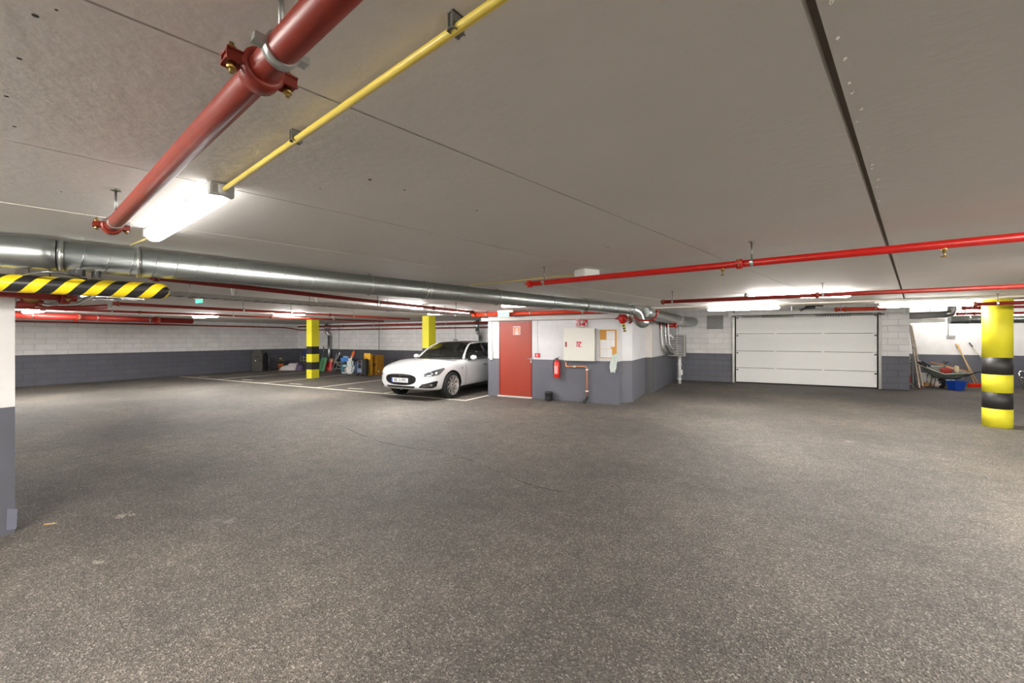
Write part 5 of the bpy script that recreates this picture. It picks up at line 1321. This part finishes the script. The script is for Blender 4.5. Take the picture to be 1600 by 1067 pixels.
for x_, z, sz, c_, lb in ((5.17, .12, .3, (170, 36, 40), 'dark red crate on the lowest board of the metal shelf'), (5.17, .48, .26, (142, 140, 120), 'dusty grey box on the middle board of the metal shelf'), (5.17, .82, .17, (160, 160, 144), 'pale grey box on the upper board of the metal shelf')):
    t = thing('storage_box', lb, 'box', (x_, 17.4, z)); MB().box((x_ - .08, 17.24, z), (x_ + .08, 17.58, z + sz), .01).build('box_body', mat('box_%d' % c_[0], c_, .6, var=.2, scale=9), t); MB().box((x_ - .085, 17.235, z + sz - .03), (x_ + .085, 17.585, z + sz), .004).build('box_rim', M_grey, t)
# wheelbarrow
q = atZ(1474, 606.5); q.z = 0
t = thing('wheelbarrow', 'grey wheelbarrow with a cream inside, standing by the far wall', 'wheelbarrow', q)
cw = V(q, 0, .05, .17)
MB().tube([cw + Vector((0, 0, 0)) + UZ * .13 * math.sin(2 * PI * j / 24) + (UY * .9 + UX * .44) * .13 * math.cos(2 * PI * j / 24) for j in range(24)], .045, 10, closed=True).build('wheel', M_rubber, t)
MB().cyl(cw - UX * .07, cw + UX * .07, .03, 10).build('hub', M_steel, t)
rim = [V(q, -.18, -.20, .46), V(q, .60, -.20, .48), V(q, .40, .36, .66), V(q, -.36, .36, .68)]
bot = [V(q, .0, .0, .28), V(q, .46, .0, .27), V(q, .36, .22, .30), V(q, -.1, .22, .31)]
def bowl(sh, lift):
    rows = []
    for j in range(5):
        k_ = j / 4; row = []
        for i in range(4):
            for m_ in range(6):
                f_ = m_ / 6; P0 = L3(bot[i], rim[i], k_ ** .8); P1 = L3(bot[(i + 1) % 4], rim[(i + 1) % 4], k_ ** .8); row.append(L3(P0, P1, f_) + UZ * lift - UY * 0)
        row.append(row[0]); rows.append(row)
    return rows
b = MB(); rows = bowl(0, 0); b.grid(rows); b.bm.faces.new([b.bm.verts.new(p) for p in rows[0][:-1]])
o = b.build('tray', mat('barrow_grey', (108, 118, 112), .5), t); o.modifiers.new('thickness', 'SOLIDIFY').thickness = .008
b = MB(); rows = bowl(0, .014); b.grid(rows[:-1] + [[p - UZ * .012 for p in rows[-1]]]); b.bm.faces.new([b.bm.verts.new(p) for p in rows[0][:-1]])
b.build('tray_lining', mat('barrow_cream', (232, 220, 180), .6), t)
MB().tube([rim[0], rim[1], rim[2], rim[3]], .014, 8, closed=True).build('tray_rim', mat('rim_pale', (216, 214, 196), .4), t)
for dx, dy, e_ in ((-.12, 0, (-.64, .45, .93)), (.12, .12, (-.36, .62, .95))):
    MB().tube([V(q, .10 + dx * .3, .0 + dy, .3), V(q, -.02 + dx, .0 + dy, .5), V(q, -.2 + dx, .2 + dy, .66), V(q, *e_)], .015, 8).build('handle_tube', M_zinc, t)
    MB().tube([V(q, -.2 + dx, .2 + dy, .66), L3(V(q, -.2 + dx, .2 + dy, .66), V(q, *e_), .5)], .024, 8).build('black_sleeve', M_rubber, t)
MB().tube([V(q, .5, -.16, .38), V(q, .62, -.2, .44), V(q, .74, -.26, .52), V(q, .82, -.3, .53)], .018, 8).build('right_handle', M_rubber, t)
for x0 in (-.22, .42): MB().tube([V(q, x0 + .1, .1, .38), V(q, x0, .08, .02), V(q, x0 + .08, .28, .02), V(q, x0 + .16, .28, .38)], .014, 8).build('stand_leg', mat('leg_brown', (116, 84, 74), .5), t)
MB().tube([V(q, 0, .0, .17), V(q, .15, .0, .36)], .014, 8).tube([V(q, 0, .1, .17), V(q, .15, .14, .38)], .014, 8).build('wheel_fork', M_steel, t)
t = thing('red_sack', 'crumpled red cloth lying in the wheelbarrow', 'cloth', V(q, .22, .1, .44))
MB().ball(V(q, .20, .12, .54), .13, 3, (1.2, 1, .75), .08).build('cloth_body', mat('dull_red', (164, 60, 50), .8), t)
t = thing('shovel', 'shovel with an orange wooden shaft lying across the wheelbarrow', 'shovel', V(q, .1, .1, .6))
MB().tube([V(q, -.03, .36, .80), V(q, .62, -.18, .53)], .014, 8).build('shaft', mat('orange_wood', (222, 148, 84), .6), t); MB().obox(V(q, .42, -.0, .60), (UX - UZ * .4).normalized(), UY, UZ, .1, .09, .2, .02).build('blade', mat('cream_plastic', (234, 222, 190), .6), t)
MB().tube([V(q, .36, .3, .66), V(q, .43, .32, .80)], .02, 8).tube([V(q, .34, .32, .80), V(q, .54, .34, .80)], .014, 8).build('grip', M_black, t)
# sacks and boxes under and beside the barrow
for (px, py, dy, sx, sy, sz, c_, lb, nm) in ((1457, 603, -.1, .16, .12, .42, (214, 222, 216), 'tall white plastic sack leaning left of the wheelbarrow', 'sack'), (1463, 605, -.15, .19, .12, .22, (222, 206, 202), 'low pinkish white sack in front of the tall white one', 'sack'), (1484, 603, -.1, .18, .12, .26, (226, 230, 220), 'white sack under the right half of the wheelbarrow', 'sack')):
    q2 = atZ(px, py); q2.z = 0; q2 += UY * dy; t = thing(nm, lb, 'sack', q2)
    MB().ball(V(q2, 0, .1, sz * .5), 1, 3, (sx * .8, sy, sz * .5), .06).build('sack_body', mat('sack_%d' % c_[0], c_, .6, var=.12, scale=9), t); MB().ball(V(q2, sx * .3, .05, sz * .9), .04, 2, (1.2, 1, 1), .2).build('sack_knot', M_paper, t)
q2 = atZ(1444, 602.5); q2.z = 0; q2.y = min(q2.y, 18.3)
t = thing('white_tub', 'square white plastic tub behind the ladder, left of the sacks', 'tub', q2)
MB().obox(V(q2, 0, .1, .26), UX, UY, UZ, .2, .2, .26, .02).build('tub_body', mat('tub_white', (206, 204, 206), .5), t); MB().obox(V(q2, 0, .1, .40), UX, UY, UZ, .22, .22, .02, .004).build('tub_rim', M_plastic, t)
MB().obox(V(q2, 0, .1, .065), UX, UY, UZ, .16, .16, .13, .01).build('tub_base', MATS['tub_white'], t)
for i, dz in enumerate((0, .06)):
    t = thing('plank', ['lower pale plank on the floor left of the wheelbarrow', 'upper pale plank resting on the lower one left of the wheelbarrow'][i], 'plank', V(q2, .1, -.2, dz))
    MB().bar(V(q2, -.12, -.12 - .02 * i, .03 + dz), V(q2, .36, -.16, .03 + dz), .12, .055, .004).build('board', M_wood, t); MB().bar(V(q2, -.121, -.12 - .02 * i, .03 + dz), V(q2, -.1, -.12 - .02 * i, .03 + dz), .122, .057).build('sawn_end', M_card, t)
q2 = atZ(1500.5, 610); q2.z = 0
t = thing('bucket', 'deep blue square bucket on the floor in front of the wheelbarrow', 'bucket', V(q2, 0, .1, 0))
b = MB(); z0, z1 = 0, .275; c = V(q2, 0, .12, 0)
def sq(h_, z, n=6):
    P4 = [V(c, -h_, -h_ * .8, z), V(c, h_, -h_ * .8, z), V(c, h_, h_ * .8, z), V(c, -h_, h_ * .8, z)]; r = []
    for i in range(4):
        for k in range(n): r.append(L3(P4[i], P4[(i + 1) % 4], k / n))
    return r + [r[0]]
b.grid([sq(.01, .005), sq(.13, 0), sq(.165, .24), sq(.178, .245), sq(.178, .275), sq(.165, .272), sq(.13, .02), sq(.01, .02)], smooth=False).build('bucket_body', mat('bucket_blue', (20, 66, 168), .4), t)
MB().tube([V(c, -.17, 0, .25), V(c, -.18, -.04, .37), V(c, 0, -.06, .42), V(c, .18, -.04, .37), V(c, .17, 0, .25)], .004, 6).build('bucket_handle', M_zinc, t)
# brooms and poles leaning on the wall
q2 = atZ(1521.5, 604.5); q2.z = 0; q2.y = min(q2.y, 18.35)
t = thing('broom', 'wide red broom standing on its head with a pale wooden handle', 'broom', q2)
MB().obox(V(q2, 0, 0, .10), UX, UY, UZ, .46, .07, .06, .012).build('broom_head', mat('broom_red', (232, 50, 20), .45), t)
MB().obox(V(q2, 0, 0, .04), UX, UY, UZ, .44, .06, .08, .004).build('bristles', mat('bristle_red', (200, 40, 16), .9, var=.3, scale=60), t)
MB().cyl(V(q2, -.02, 0, .12), onY(1496.5, 537.5, YR - .02), .014, 10).build('broom_handle', M_wood, t)
for (px, py, tx, ty, lb, m_) in ((1506, 600, 1493.2, 536.5, 'pale wooden pole leaning left of the broom handle', M_wood), (1537, 600, 1514.2, 535, 'pale pole with a dark top leaning right of the broom', mat('pale_pole', (214, 206, 180), .5))):
    a = atZ(px, py); a.z = 0; a.y = min(a.y, 18.45); b_ = onY(tx, ty, YR - .02)
    t = thing('pole', lb, 'pole', a); MB().cyl(a, b_, .014, 10).build('shaft', m_, t); MB().cyl(L3(a, b_, .9), L3(a, b_, 1.0), .0155, 10).build('pole_grip', M_wood if m_ is M_wood else M_dark, t)
    MB().obox(a + UZ * .02, UX, UY, UZ, .1, .04, .04, .006).build('pole_foot', M_wood, t)
q2 = onY(1596, 588, 18.3)
t = thing('bicycle_rack', 'bent shiny metal tube stand at the right edge behind the round column', 'stand', (q2.x, 18.3, 0))
pts = [onY(x_, y_, 18.3) for x_, y_ in ((1600, 604), (1597, 596), (1593, 590), (1592, 583), (1595, 580), (1600, 581), (1606, 584), (1606, 604))]
pts[0].z = 0; pts[-1].z = 0
MB().tube(pts, .03, 12).build('bent_tube', M_chrome, t); MB().cyl(onY(1593, 590, 18.3), onY(1604, 590, 18.3), .02).build('cross_tube', M_chrome, t)

# small litter on the floor
for i, (px, py, s_, m_, nm, lb) in enumerate(((78, 819, .10, M_wood, 'wood_chip', 'thin wood splinter on the floor near the left wall stub'),)):
    a = atZ(px - 9, py + 1); b_ = atZ(px + 9, py - 1)
    tag(MB().bar((a.x, a.y, .004), (b_.x, b_.y, .004), .012, .008).build(nm, m_), lb, 'litter')
